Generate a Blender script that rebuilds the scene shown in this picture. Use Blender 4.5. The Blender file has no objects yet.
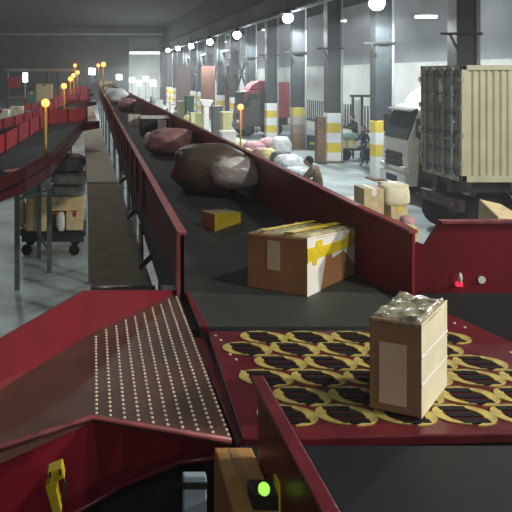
import bpy, bmesh, math, random
from mathutils import Vector, Matrix, noise
random.seed(7)
S = bpy.context.scene
COL = S.collection
F, H, VX, VY = 650.0, 3.8, 93.0, 75.0          # focal length in pixels, eye height, vanishing point of the conveyor lines
V = Vector
def P(x, y, Y): return V(((x-VX)*Y/F, Y, H-(y-VY)*Y/F))
def PZ(x, y, Z):
    Y = F*(H-Z)/(y-VY); return V(((x-VX)*Y/F, Y, Z))

# ------------------------------------------------------------------ materials
def mat(name, c, rough=.55, metal=0., var=.18, scale=6., bump=0., bscale=60., spec=.5, coat=0., c2=None, alpha=None, trans=0.):
    m = bpy.data.materials.new(name); m.use_nodes = True
    nt = m.node_tree; N = nt.nodes; L = nt.links
    b = N['Principled BSDF']
    tc = N.new('ShaderNodeTexCoord')
    nz = N.new('ShaderNodeTexNoise'); nz.inputs['Scale'].default_value = scale; nz.inputs['Detail'].default_value = 5
    L.new(tc.outputs['Object'], nz.inputs['Vector'])
    rp = N.new('ShaderNodeValToRGB')
    d = c2 if c2 else tuple(x*(1-var) for x in c)
    e = c if c2 else tuple(min(1, x*(1+var)) for x in c)
    rp.color_ramp.elements[0].position = .35; rp.color_ramp.elements[1].position = .65
    rp.color_ramp.elements[0].color = (*d, 1); rp.color_ramp.elements[1].color = (*e, 1)
    L.new(nz.outputs['Fac'], rp.inputs['Fac']); L.new(rp.outputs['Color'], b.inputs['Base Color'])
    b.inputs['Roughness'].default_value = rough; b.inputs['Metallic'].default_value = metal
    b.inputs['Specular IOR Level'].default_value = spec
    b.inputs['Coat Weight'].default_value = coat
    b.inputs['Transmission Weight'].default_value = trans
    if bump:
        n2 = N.new('ShaderNodeTexNoise'); n2.inputs['Scale'].default_value = bscale; n2.inputs['Detail'].default_value = 4
        L.new(tc.outputs['Object'], n2.inputs['Vector'])
        bp = N.new('ShaderNodeBump'); bp.inputs['Strength'].default_value = bump; bp.inputs['Distance'].default_value = .02
        L.new(n2.outputs['Fac'], bp.inputs['Height']); L.new(bp.outputs['Normal'], b.inputs['Normal'])
    return m
def emit(name, c, s):
    m = bpy.data.materials.new(name); m.use_nodes = True
    b = m.node_tree.nodes['Principled BSDF']
    b.inputs['Base Color'].default_value = (*c, 1); b.inputs['Emission Color'].default_value = (*c, 1); b.inputs['Emission Strength'].default_value = s
    return m
def banded(name, cols, step, z0=0.):
    """paint bands around a column base, from object height"""
    m = bpy.data.materials.new(name); m.use_nodes = True
    nt = m.node_tree; N = nt.nodes; L = nt.links; b = N['Principled BSDF']; b.inputs['Roughness'].default_value = .6
    tc = N.new('ShaderNodeTexCoord'); sx = N.new('ShaderNodeSeparateXYZ'); L.new(tc.outputs['Object'], sx.inputs[0])
    dv = N.new('ShaderNodeMath'); dv.operation = 'DIVIDE'; dv.inputs[1].default_value = step*len(cols)
    L.new(sx.outputs['Z'], dv.inputs[0])
    fr = N.new('ShaderNodeMath'); fr.operation = 'FRACT'; L.new(dv.outputs[0], fr.inputs[0])
    rp = N.new('ShaderNodeValToRGB'); rp.color_ramp.interpolation = 'CONSTANT'
    els = rp.color_ramp.elements
    while len(els) < len(cols): els.new(.5)
    for i, c in enumerate(cols): els[i].position = i/len(cols); els[i].color = (*c, 1)
    L.new(fr.outputs[0], rp.inputs['Fac'])
    nz = N.new('ShaderNodeTexNoise'); nz.inputs['Scale'].default_value = 4; nz.inputs['Detail'].default_value = 6
    L.new(tc.outputs['Object'], nz.inputs['Vector'])
    mx = N.new('ShaderNodeMix'); mx.data_type = 'RGBA'; mx.blend_type = 'MULTIPLY'; mx.inputs['Factor'].default_value = .5
    L.new(rp.outputs['Color'], mx.inputs['A']); L.new(nz.outputs['Color'], mx.inputs['B'])
    L.new(rp.outputs['Color'], b.inputs['Base Color'])
    return m
M = {}
def D(k, *a, **kw): M[k] = mat(k, *a, **kw)
D('red', (.16,.007,.015), .46, var=.15, scale=3, spec=.3, coat=.04)
D('red_bright', (.36,.016,.030), .45, var=.15, scale=3)
D('red_plate', (.125,.012,.019), .36, var=.2, scale=9, spec=.4, coat=.08)
D('red_edge', (.26,.06,.065), .4, var=.3, scale=14)
D('belt', (.036,.041,.037), .62, var=.16, scale=3, bump=.08, bscale=120)
D('belt_gray', (.013,.015,.017), .55, var=.1, scale=2, spec=.25)
D('tan_belt', (.32,.26,.18), .8, var=.14, scale=5, bump=.15, bscale=90)
D('lit_belt', (.50,.48,.41), .6, var=.1, scale=4)  # tan belt with the stronger light farther on painted in paler
D('roller_steel', (.42,.34,.34), .35, .7, var=.15)
D('steel_dark', (.030,.033,.037), .5, .3)
D('steel_leg', (.10,.125,.13), .5, .3)
D('column_paint', (.032,.044,.047), .55, var=.2, scale=2)
D('black', (.012,.012,.013), .5)
D('rubber', (.009,.009,.009), .9, spec=.2)
D('yellow', (.50,.40,.11), .5, var=.25, scale=20)
D('yellow_pole', (.42,.30,.04), .5)
D('yellow_clip', (.62,.45,.02), .4, var=.1)
D('slide', (.085,.040,.028), .42, var=.25, scale=4)
D('stud', (.80,.70,.54), .35, .2, var=.1)
D('card', (.31,.17,.085), .8, var=.12, scale=9, bump=.05)
D('card_dark', (.37,.165,.065), .8, var=.1, scale=7)
D('card_pale', (.58,.46,.26), .8, var=.12, scale=8)
D('card_cream', (.72,.66,.47), .75, var=.08, scale=8)
D('card_orange', (.40,.20,.055), .75, var=.08, scale=6)
D('label', (.70,.52,.36), .6, var=.06)
D('paper', (.78,.76,.70), .6, var=.04)
D('tape', (.74,.56,.03), .3, var=.1, scale=20)
D('tape_clear', (.46,.42,.24), .12, var=.3, scale=30, spec=.9, bump=.25, bscale=40)
D('plastic_shiny', (.30,.29,.20), .16, var=.5, scale=18, spec=1., bump=.5, bscale=22)
D('white', (.78,.78,.74), .55, var=.06)
D('white_sack', (.66,.72,.74), .6, var=.15, scale=5, bump=.3, bscale=9)
D('pink_sack', (.34,.17,.17), .5, var=.25, scale=6, bump=.4, bscale=8)
D('rose_sack', (.55,.30,.32), .55, var=.2, scale=6, bump=.3, bscale=8)
D('brown_sack', (.085,.064,.049), .36, var=.25, scale=5, bump=.35, bscale=7, spec=.6)
D('silver_film', (.80,.76,.71), .28, .1, var=.25, scale=7, bump=.5, bscale=9)
D('green_sack', (.28,.38,.33), .6, var=.25, scale=9, bump=.3, bscale=8)
D('grey_sack', (.30,.30,.29), .6, var=.2, scale=7, bump=.3, bscale=8)
D('dark_sack', (.07,.08,.08), .55, var=.25, scale=7, bump=.3, bscale=8)
D('clear_film', (.55,.60,.60), .2, var=.25, scale=9, bump=.5, bscale=10)
D('yellow_sack', (.68,.56,.22), .55, var=.2, scale=7, bump=.3, bscale=8)
D('floor', (.29,.35,.355), .40, var=.36, scale=.8, bump=.05, bscale=20)
D('wall_grey', (.34,.37,.39), .85, var=.14, scale=.5)
D('wall_white', (.72,.76,.72), .8, var=.08, scale=.7)
D('wall_dark', (.075,.085,.09), .9, var=.2, scale=.4)
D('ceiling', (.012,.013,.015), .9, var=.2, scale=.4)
D('girder', (.035,.042,.045), .8, var=.2, scale=.5)
D('container_side', (.43,.40,.285), .55, var=.10, scale=2)
D('container_end', (.27,.28,.24), .6, var=.25, scale=3)
D('lock_steel', (.32,.35,.34), .45, .4)
D('cab_white', (.80,.80,.76), .3, var=.05, coat=.3)
D('cab_red', (.24,.03,.04), .45, var=.1, coat=.3)
D('windshield', (.035,.05,.05), .08, var=.2, spec=.9)
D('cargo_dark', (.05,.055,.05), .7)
D('brown_board', (.17,.085,.06), .8, var=.2, scale=1.5)
D('dark_board', (.10,.07,.07), .8, var=.2, scale=1.5)
D('skin', (.52,.30,.21), .55, var=.06)
D('hair', (.015,.012,.010), .7)
D('navy', (.035,.05,.10), .85, var=.2)
D('dark_cloth', (.03,.03,.035), .85, var=.2)
D('white_cloth', (.74,.74,.72), .85, var=.06)
D('camo', (.26,.19,.10), .9, scale=22, c2=(.07,.05,.035))
D('jeans', (.07,.09,.13), .9, var=.2)
D('pale_yellow', (.72,.72,.36), .7, var=.1)
D('wood', (.22,.15,.09), .8, var=.25, scale=12)
D('cabinet_blue', (.25,.32,.37), .4, var=.05)
D('rust', (.16,.10,.06), .85, var=.3, scale=5)
D('green_dark', (.05,.12,.08), .7)
YEL, WHT = (.66,.50,.06), (.70,.74,.74)
M['bands_white'] = banded('bands_white', [WHT, YEL, WHT, YEL, WHT], .43)
M['bands_yellow'] = banded('bands_yellow', [WHT, WHT, YEL, WHT, YEL], .43)
M['bands_worn'] = banded('bands_worn', [(.13,.085,.05), (.17,.11,.065), (.22,.17,.12), (.34,.32,.27), (.45,.38,.07)], .43)
M['lamp_white'] = emit('lamp_white', (.93,.97,1.), 60)
M['lamp_amber'] = emit('lamp_amber', (1.,.34,.07), 3.2)
M['lamp_glare'] = emit('lamp_glare', (.95,1.,1.), 12)
M['tube_light'] = emit('tube_light', (.95,1.,.97), 4)
M['led_green'] = emit('led_green', (.42,.9,.10), 1.0)
M['reflector_glow'] = emit('reflector_glow', (1.,.03,.08), .9)

# ------------------------------------------------------------------ geometry
class MB:
    def __init__(s): s.v = []; s.f = []; s.m = []
    def add(s, vs, fs, mi=0):
        o = len(s.v); s.v += [V(v) for v in vs]
        for f in fs: s.f.append([o+i for i in f]); s.m.append(mi)
        return s
    def hull4(s, b, t, mi=0):
        """a closed box from four bottom corners and four top corners"""
        return s.add(list(b)+list(t), [(3,2,1,0),(4,5,6,7),(0,1,5,4),(1,2,6,5),(2,3,7,6),(3,0,4,7)], mi)
    def box(s, x0, x1, y0, y1, z0, z1, mi=0):
        return s.hull4([(x0,y0,z0),(x1,y0,z0),(x1,y1,z0),(x0,y1,z0)], [(x0,y0,z1),(x1,y0,z1),(x1,y1,z1),(x0,y1,z1)], mi)
    def bar(s, p, q, w, h, mi=0, up=(0,0,1)):
        p, q = V(p), V(q); d = (q-p).normalized(); u = V(up)
        if abs(d.dot(u)) > .95: u = V((0,1,0))
        a = d.cross(u).normalized()*w/2; b = a.cross(d).normalized()*h/2
        c = [-a-b, a-b, a+b, -a+b]
        return s.hull4([p+k for k in c], [q+k for k in c], mi)
    def tube(s, pts, r, n=8, mi=0, cap=True):
        pts = [V(p) for p in pts]; rs = r if isinstance(r, (list, tuple)) else [r]*len(pts)
        rings = []; ref = None
        for i, p in enumerate(pts):
            d = (pts[min(i+1, len(pts)-1)]-pts[max(i-1, 0)]).normalized()
            if ref is None or abs(d.dot(ref)) > .95: ref = V((0,0,1)) if abs(d.z) < .9 else V((1,0,0))
            a = d.cross(ref).normalized(); b = d.cross(a)
            rings.append([p+(a*math.cos(t)+b*math.sin(t))*rs[i] for t in [2*math.pi*k/n for k in range(n)]])
        vs = [v for g in rings for v in g]; fs = []
        for i in range(len(pts)-1):
            for k in range(n): fs.append((i*n+k, i*n+(k+1)%n, (i+1)*n+(k+1)%n, (i+1)*n+k))
        if cap: fs.append(tuple(range(n))[::-1]); fs.append(tuple((len(pts)-1)*n+k for k in range(n)))
        return s.add(vs, fs, mi)
    def prism(s, poly, d, mi=0):
        """closed polygon extruded along the vector d"""
        n = len(poly); a = [V(p) for p in poly]; b = [p+V(d) for p in a]
        fs = [tuple(range(n))[::-1], tuple(range(n, 2*n))]
        for k in range(n): fs.append((k, (k+1)%n, n+(k+1)%n, n+k))
        return s.add(a+b, fs, mi)
    def strip(s, A, B, mi=0, t=None):
        """a sheet between two polylines, thickened by the vector t"""
        n = len(A); A = [V(p) for p in A]; B = [V(p) for p in B]
        if t is None:
            return s.add(A+B, [(i, i+1, n+i+1, n+i) for i in range(n-1)], mi)
        for i in range(n-1):
            ti = V(t) if not isinstance(t, list) else V(t[i]); tj = V(t) if not isinstance(t, list) else V(t[i+1])
            s.hull4([A[i], A[i+1], A[i+1]+tj, A[i]+ti], [B[i], B[i+1], B[i+1]+tj, B[i]+ti], mi)
        return s
    def ball(s, c, r, mi=0, n=10, m=7):
        c = V(c); r = V(r) if isinstance(r, (tuple, list, Vector)) else V((r,r,r))
        vs = [c+V((0,0,-r.z))]; fs = []
        for i in range(1, m):
            t = -math.pi/2+math.pi*i/m
            for k in range(n):
                a = 2*math.pi*k/n; vs.append(c+V((r.x*math.cos(t)*math.cos(a), r.y*math.cos(t)*math.sin(a), r.z*math.sin(t))))
        vs.append(c+V((0,0,r.z)))
        for k in range(n): fs.append((0, 1+(k+1)%n, 1+k))
        for i in range(m-2):
            for k in range(n): fs.append((1+i*n+k, 1+i*n+(k+1)%n, 1+(i+1)*n+(k+1)%n, 1+(i+1)*n+k))
        T = len(vs)-1
        for k in range(n): fs.append((T, 1+(m-2)*n+k, 1+(m-2)*n+(k+1)%n))
        return s.add(vs, fs, mi)
    def build(s, name, mats, parent=None, bevel=0., smooth=False, seg=2, origin=None, sub=0):
        mats = mats if isinstance(mats, (list, tuple)) else [mats]
        if parent is not None:
            o0 = V((0,0,0)); p = parent
            while p: o0 = o0+p.location; p = p.parent
        elif origin is not None: o0 = V(origin)
        else:
            xs = [v.x for v in s.v]; ys = [v.y for v in s.v]; o0 = V(((min(xs)+max(xs))/2, (min(ys)+max(ys))/2, min(v.z for v in s.v)))
        me = bpy.data.meshes.new(name); me.from_pydata([v-o0 for v in s.v], [], s.f)
        for m in mats: me.materials.append(M[m] if isinstance(m, str) else m)
        me.polygons.foreach_set('material_index', s.m)
        bm = bmesh.new(); bm.from_mesh(me); bmesh.ops.recalc_face_normals(bm, faces=bm.faces); bm.to_mesh(me); bm.free()
        if smooth: me.polygons.foreach_set('use_smooth', [True]*len(me.polygons))
        o = bpy.data.objects.new(name, me); COL.objects.link(o)
        if parent is not None: o.parent = parent
        else: o.location = o0
        if bevel:
            b = o.modifiers.new('b', 'BEVEL'); b.width = bevel; b.segments = seg; b.limit_method = 'ANGLE'; b.angle_limit = .7
        if sub:
            q = o.modifiers.new('s', 'SUBSURF'); q.levels = sub; q.render_levels = sub
        return o
def tag(o, label, cat, group=None, kind=None):
    o['label'] = label; o['category'] = cat
    if group: o['group'] = group
    if kind: o['kind'] = kind
    return o
def thing(name, loc, label, cat, group=None, kind=None):
    o = bpy.data.objects.new(name, None); COL.objects.link(o); o.location = V(loc); o.empty_display_size = .1
    return tag(o, label, cat, group, kind)
def copy_tree(o, parent=None):
    c = o.copy(); COL.objects.link(c)
    if parent is not None: c.parent = parent
    for ch in list(o.children): copy_tree(ch, c)
    return c
def struct(o): o['kind'] = 'structure'; return o
# ------------------------------------------------------------------ the hall
XR, XL, YB, XC, ZC = 16.5, -16.0, 96.0, 10.45, 10.7
struct(MB().box(XL, XR, -4, 106, -.1, 0).build('floor', 'floor'))
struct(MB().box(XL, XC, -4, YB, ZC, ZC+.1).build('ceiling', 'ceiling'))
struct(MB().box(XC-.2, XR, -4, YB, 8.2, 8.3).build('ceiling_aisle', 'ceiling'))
struct(MB().box(XL-.1, XL, -4, YB, 0, ZC).build('wall_left', 'wall_dark'))
w = MB()
Zs = 4.45
w.box(XR, XR+.1, -4, YB, Zs, 8.3, 0)
for k in range(100): w.box(XR, XR+.07+.03*(k%2), -4+k, -3+k, 0, Zs, 1)     # ribbed pale sheeting on the lower half
struct(w.build('wall_right', ['wall_grey', 'wall_white']))
# end wall with the lit dock opening
ox0, ox1, oz = 5.3, 9.9, 7.1
w = MB()
w.box(XL, ox0, YB, YB+.2, 0, ZC); w.box(ox1, XR, YB, YB+.2, 0, ZC); w.box(ox0, ox1, YB, YB+.2, oz, ZC)
struct(w.build('wall_back', 'wall_dark'))
w = MB()
w.box(ox0-2, ox1+3, YB+9, YB+9.2, 0, ZC); w.box(ox0-2.2, ox0-2, YB+.2, YB+9.2, 0, ZC); w.box(ox1+3, ox1+3.2, YB+.2, YB+9.2, 0, ZC); w.box(ox0-2, ox1+3, YB+.2, YB+9.2, ZC, ZC+.2)
struct(w.build('wall_dock', 'wall_white'))
w = MB()
for k in range(24): w.box(ox0+k*(ox1-ox0)/24, ox0+(k+.55)*(ox1-ox0)/24, YB-.12, YB-.02, oz+.1, oz+2.2)
struct(w.build('trim_1', 'container_end'))                                   # ribbed shutter box over the dock opening
struct(MB().box(XL, XC, YB-.15, YB, 9.7, 9.95).build('trim_2', 'wall_grey'))
struct(MB().box(XC-.12, XC+.12, 6, YB, 7.2, ZC).build('trim_3', 'girder'))   # girder cladding over the column row
s = MB(); s.box(9.95, 10.13, 12, YB, 6.95, 7.03)
for k in range(56): s.box(9.93, 9.95, 12+1.5*k, 12.06+1.5*k, 6.9, 7.12)
struct(s.build('trim_4', 'wall_grey'))                                       # cable tray along the column row
# ------------------------------------------------------------------ columns, lamps, braces
cols = [18.4, 23.6, 28.4, 33.2, 38.2, 43.2, 48.2, 53.2, 58.2, 63.2, 68.2, 73.2, 78.2, 83.2, 88.2, 93.2]
clabel = {0: 'dark steel column rising behind the cream shipping container, its base hidden',
 1: 'grey steel column with yellow-topped bands beside the white truck cab',
 2: 'grey steel column with clean white and yellow bands left of the motor tricycle',
 3: 'dark steel column with rust-worn brown base and a yellow top band',
 4: 'grey steel column with white and yellow bands standing before the red lorry',
 5: 'grey steel column just behind the windscreen of the red lorry'}
ordn = ['first','second','third','fourth','fifth','sixth','seventh','eighth','ninth','tenth']
proto = {}
for i, Y in enumerate(cols):
    kind = 'bands_yellow' if i in (0, 1) else 'bands_worn' if i == 3 else 'bands_white'
    lab = clabel.get(i, 'grey steel column, %s beyond the red lorry in the braced row' % ordn[(i-6) % 10])
    if kind in proto:
        t = copy_tree(proto[kind]); t.location = (XC, Y, 0); t['label'] = lab
        continue
    t = thing('steel_column', (XC, Y, 0), lab, 'column', 'steel columns along the hall', 'thing')
    s = MB(); a = .29
    s.box(XC-a, XC-a+.06, Y-.24, Y+.24, 2.15, 7.2); s.box(XC+a-.06, XC+a, Y-.24, Y+.24, 2.15, 7.2); s.box(XC-a+.06, XC+a-.06, Y-.18, Y+.05, 2.15, 7.2)
    s.build('shaft', 'girder' if i == 3 else 'column_paint', t)
    MB().box(XC-a-.01, XC+a+.01, Y-.25, Y+.25, .06, 2.15).build('painted_base', kind, t, bevel=.02)
    MB().box(XC-.42, XC+.42, Y-.38, Y+.38, 0, .06).build('base_plate', 'rust', t)
    MB().tube([(XC+a+.07, Y-.2, .1), (XC+a+.07, Y-.2, 7.2)], .035).build('conduit', 'wall_grey', t)
    s = MB(); s.bar((XC-.75, Y-.27, 4.95), (XC+.4, Y-.27, 4.95), .06, .07); s.bar((XC-.5, Y-.27, 4.95), (XC-.28, Y-.27, 4.5), .05, .05)
    s.build('bracket', 'black', t)
    proto[kind] = t
def light(kind, loc, E, col=(1,1,1), r=.2, **kw):
    l = bpy.data.lights.new('lamp_and_fill', kind); l.energy = E; l.color = col
    if kind in ('POINT', 'SPOT'): l.shadow_soft_size = r
    for k, v in kw.items(): setattr(l, k, v)
    o = bpy.data.objects.new('lamp_and_fill', l); COL.objects.link(o); o.location = loc; return o
lamps = [(377,3,22.), (288,18,32.), (237,35,42.), (210,42,52.5), (191,46,62.5), (178,48.5,72.5), (168,50,83.)]
llab = ['on the column beside the white truck cab', 'on the rust-based column', 'above the red lorry', 'above the brown board screen', 'above the braced columns past the brown screen', 'second from the dock end of the hall', 'closest to the bright dock opening']
lp = None
for (x, y, Y, lb) in [(92,71.5,70.,'at the very far end of the tan belt'), (119,77,84.,'added for the glare just beyond the far end of the main belt'), (132,80,86.,'added for the bright dock glare, left of centre'), (139,83,84.,'added for the bright dock glare, lowest of them'), (146,79,88.,'added for the glare under the middle of the dock strip lamp'), (153,83,80.,'added for the glare by the right edge of the dock opening')]:
    p = P(x, y, Y); t = thing('glare_lamp', (p.x, Y, 0), 'small white lamp '+lb, 'lamp', 'white work lamps near the dock')
    MB().box(p.x-.36, p.x+.36, Y-.1, Y+.1, p.z-.34, p.z+.34).build('lamp_face', 'lamp_glare', t, bevel=.06)  # dock glare built as added lamps; only the tan belt one is real
    MB().tube([(p.x, Y+.15, 0), (p.x, Y+.15, p.z+.1)], .04).build('stand', 'steel_dark', t); light('POINT', p+V((0,-.4,.1)), 600, (.95,1,1), .2)
for (x, y, Y), lb in zip(lamps, llab):
    p = P(x, y, Y)
    lab = 'blazing white floodlight hung ' + lb
    if lp is None:
        lp = t = thing('floodlight', p, lab, 'lamp', 'white floodlights along the column row')
        MB().ball(p, (.25,.25,.26), n=14, m=9).build('lamp_globe', 'lamp_white', t, smooth=True)
        MB().tube([p+V((0,0,.2)), p+V((0,0,.45))], [.24,.09]).build('lamp_cap', 'steel_dark', t)
        s = MB(); s.bar(p+V((0,0,.42)), p+V((.55,.3,.42)), .05, .05); s.tube([p+V((0,0,.42)), (p.x, p.y, 7.6)], .025); s.build('lamp_arm', 'steel_dark', t)
    else:
        t = copy_tree(lp); t.location = p; t['label'] = lab
for x, y, Y in lamps:
    p = P(x, y, Y); light('SPOT', p+V((0,0,-.34)), 1900, (.92,.97,1), .15, spot_size=math.radians(168), spot_blend=.2)
for Y, e in ((10.5, 650), (2.5, 2600), (-3.2, 1000)): light('SPOT', (9.4, Y, 6.6), e, (1,.97,.88), .2, spot_size=math.radians(170), spot_blend=.2)
light('SPOT', (5.2, .8, 9.6), 900, (1,.97,.90), .3, spot_size=math.radians(140), spot_blend=.3)
# short fluorescent battens under the aisle roof; the truck one glows in place of a pale beam
for k, (x, y, Y, lb) in enumerate([(338,21,36.,'between the rust-based and banded columns'), (426,17,27.,'standing in for a pale beam above the white truck cab'), (268,30,50.,'beyond the banded column at the red lorry'), (222,42,66.,'farther along the aisle past the brown screen')]):
    p = P(x, y, Y); t = thing('tube_lamp', p, 'short white tube lamp under the aisle roof '+lb, 'lamp', 'tube lamps in the aisle')
    MB().tube([p+V((-.45,0,0)), p+V((.45,0,0))], .05).build('tube', 'tube_light', t)
    s = MB(); s.box(p.x-.5, p.x+.5, p.y-.06, p.y+.06, p.z+.05, p.z+.12); s.tube([p+V((0,0,.1)), (p.x, p.y, 8.2)], .02); s.build('batten', 'wall_grey', t); light('POINT', p+V((0,0,-.25)), 150, (.95,1,1), .3)
p0 = V((ox0+.1, YB-.3, oz-.05)); t = thing('strip_lamp', (7.6, YB-.3, oz-.05), 'long white strip lamp across the head of the bright dock opening', 'lamp')
MB().tube([p0, p0+V((4.4,0,0))], .16).build('tube', 'tube_light', t); MB().box(ox0, ox1, YB-.45, YB, oz+.1, oz+.25).build('batten', 'wall_grey', t)
light('POINT', (7.6, YB+5, 1.6), 350, (.95,1,1), .8); light('SPOT', (7.2, YB-3, 6.4), 1200, (.95,1,1), .5, spot_size=math.radians(150))
# cross bracing between the far columns
for i in range(5, 11):
    a, b = cols[i], cols[i+1]
    s = MB()
    a += .26; b -= .26
    s.bar((XC,a,2.2), (XC,b,5.6), .12, .12); s.bar((XC,b,2.2), (XC,a,5.6), .12, .12); s.bar((XC,a,5.7), (XC,b,5.7), .14, .14); s.bar((XC,a,3.9), (XC,b,3.9), .1, .1)
    tag(s.build('cross_brace', 'column_paint'), 'steel cross brace, %s bay beyond the red lorry' % ordn[i-5], 'brace', 'cross braces between far columns')
for (xa, xb, yt, Y, m, lb) in [(201,215,66,53.6,'brown_board','tall reddish brown board screen standing among the braced columns'), (176,190,66,67.,'dark_board','tall dark brown board screen near the dock opening'), (225,236,66,52.,'brown_board','brown board screen partly hidden behind the cross braces'), (160,166,67,80.,'steel_dark','dark narrow panel beside the bright dock opening')]:
    a = P(xa, yt, Y); b = P(xb, yt, Y); t = thing('board_screen', ((a.x+b.x)/2, Y, 0), lb, 'screen')
    MB().box(a.x, b.x, Y-.06, Y+.06, .15, a.z).build('board', m, t)
    s = MB(); s.box(a.x, a.x+.12, Y-.25, Y+.25, 0, .15); s.box(b.x-.12, b.x, Y-.25, Y+.25, 0, .15); s.build('foot', 'steel_dark', t)
# ------------------------------------------------------------------ the main belt conveyor
ZB = 2.6
XBL, XBR = .56, 1.57
t = thing('belt_conveyor', (1.07, 3.1, 0), 'long black belt conveyor with red side walls running up the hall carrying parcels', 'conveyor')
s = MB(); s.box(XBL-.06, XBR+.02, 3.1, 91, ZB-.012, ZB)
s.build('belt', 'belt', t)
s = MB(); s.box(.46, 1.66, 3.12, 91, ZB-.22, ZB-.02)
s.build('bed_frame', 'steel_dark', t)
s = MB()
seg = [3.53, 15.2, 15.35, 27.5, 27.7, 40, 40.2, 53, 53.2, 66, 66.2, 79, 79.2, 91]
for i in range(0, len(seg), 2):
    a, b = seg[i], seg[i+1]; dz = 0. if i % 4 == 0 else .03
    s.box(.475, .495, a, b, ZB-.30, 2.93+dz)
y = 6.
while y < 40: s.box(.455, .475, y, y+.05, ZB-.28, 2.93); y += .9
w1 = s.build('side_wall', 'red', t)
s = MB()
for i in range(0, len(seg), 2):
    a, b = seg[i], seg[i+1]; dz = 0. if i % 4 == 0 else .03
    s.box(.46, .51, a, b, 2.93+dz, 2.945+dz)
    s.box(.455, .495, a, a+.03, ZB-.3, 2.93+dz)
s.build('flange', 'red_edge', w1)
zr = 3.012
s = MB(); s.box(XBR, XBR+.02, 3.86, 91, ZB-.3, zr)
bt = [V((1.57,3.86,ZB-.1)), V((1.63,3.74,ZB-.1)), V((1.70,3.64,ZB-.1)), V((1.745,3.56,ZB-.1))]
tp = [V((1.57,3.86,zr)), V((1.63,3.74,2.985)), V((1.695,3.62,2.962)), V((1.735,3.53,2.938))]
s.strip(bt, tp, 0, (.02,.01,0))
w2 = s.build('side_wall', 'red', t)
s = MB(); s.box(XBR-.015, XBR+.035, 3.86, 91, zr, zr+.014)
s.strip([p+V((-.015,0,0)) for p in tp], [p+V((.035,.015,0)) for p in tp], 0, (0,0,.014))
s.build('flange', 'red_edge', w2)
for y in [5.5, 9.5, 13.5, 18, 24, 30, 38, 46, 56, 68, 80, 90]:
    for x in (.60, 1.6): MB().box(x-.04, x+.04, y, y+.1, 0, ZB-.22).build('leg', 'steel_leg', t)
s = MB(); s.tube([(.5,3.07,ZB-.06), (1.6,3.07,ZB-.06)], .055, 14); s.build('end_roller', 'steel_dark', t, smooth=True)
# skirting rail between belt and plate on the near left edge
MB().hull4([(.50,3.05,2.45),(.545,3.05,2.45),(.53,3.55,2.45),(.50,3.55,2.45)], [(.50,3.05,2.62),(.545,3.05,2.62),(.53,3.55,2.62),(.50,3.55,2.62)]).build('skirt', 'red_plate', t, bevel=.004)
# cables slung under the left wall
for k, (ya, yb, m) in enumerate([(5.2,6.4,'black'), (7.,8.6,'black'), (9.2,11.5,'black')]):
    s = MB(); s.tube([(.47, ya, 2.35), (.42, ya*.7+yb*.3, 2.17), (.43, (ya+yb)/2, 2.08), (.45, ya*.3+yb*.7, 2.15), (.47, yb, 2.33)], .022, 6); s.build('cable', m, t, smooth=True)

# ------------------------------------------------------------------ the wheel sorter plate
t = thing('wheel_sorter', (1.2, 2.6, 2.0), 'dark red sorter plate with yellow S-shaped wheel covers under the tall carton', 'sorter')
poly = [(.535,3.035),(1.62,3.035),(1.70,3.22),(1.785,3.25),(1.83,3.095),(1.876,2.91),(2.1,2.35),(2.1,2.20),(.703,2.14),(.492,2.14)]
s = MB(); s.prism([(x,y,ZB-.03) for x,y in poly], (0,0,.035)); s.build('plate', 'red_plate', t, bevel=.006)
s = MB(); s.box(.52, 2.05, 2.22, 3.0, 2.02, ZB-.031); s.build('housing', 'steel_dark', t)
s = MB()
for (x, y) in [(.56,2.98),(.575,2.93),(.585,2.78),(.60,2.73),(.6,2.62),(1.62,2.98),(1.655,2.95),(1.74,3.13),(1.76,3.08),(1.80,2.8),(1.86,2.74)]: s.ball((x,y,ZB+.005), (.0075,.0075,.004))
s.build('screw', 'stud', t)
rows = [(2.954,.775,1.62),(2.83,.67,1.70),(2.694,.775,1.78),(2.56,.68,1.82),(2.415,.775,1.9),(2.281,.68,1.94)]
a0, b0 = .098, .068
def cres(mb, cx, cy, t0, t1, th, z, h, n=16):
    out = []; inn = []
    for k in range(n+1):
        u = k/n; a = math.radians(t0+(t1-t0)*u); wth = .004+th*math.sin(math.pi*u)**.8
        out.append(V((cx+a0*math.cos(a), cy+b0*math.sin(a), z))); q = 1-wth/a0; q2 = 1-.75*wth/b0
        inn.append(V((cx+a0*q*math.cos(a), cy+b0*q2*math.sin(a), z)))
    mb.strip(out, inn, 0, (0,0,h))
first = None
for (y, x0, xm) in rows:
    x = x0
    while x < xm:
        if first is None:
            s = MB(); z = ZB+.0055
            cres(s, x-.006, y+.005, 78, 270, .033, z, .004); cres(s, x+.009, y-.005, -90, 100, .039, z, .004)
            c0 = s.build('wheel_cover', 'yellow', t); c0['label'] = 'yellow S-shaped wheel cover'
            for k, (dx, dy) in enumerate([(-.017,.043),(.0,.0),(.018,-.043)]):
                g = MB(); L_ = .049 if k != 1 else .055
                g.box(x+dx-L_, x+dx+L_, y+dy-.0140, y+dy+.0140, z-.004, z+.0042)
                g.tube([(x+dx-L_*.92, y+dy, z-.0075), (x+dx+L_*.92, y+dy, z-.0075)], .0105, 8)
                g.build('roller_slot', 'rubber', c0)
            c0.data.transform(Matrix.Translation(-(V((x,y,0))-t.location+V((0,0,t.location.z)))))
            for ch in c0.children: ch.data.transform(Matrix.Translation(-(V((x,y,0))-t.location+V((0,0,t.location.z)))))
            c0.location = V((x,y,0))-t.location+V((0,0,t.location.z)); first = c0
        else:
            c = copy_tree(first, t); c.location = V((x,y,0))-t.location+V((0,0,t.location.z))
        x += .207
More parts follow.
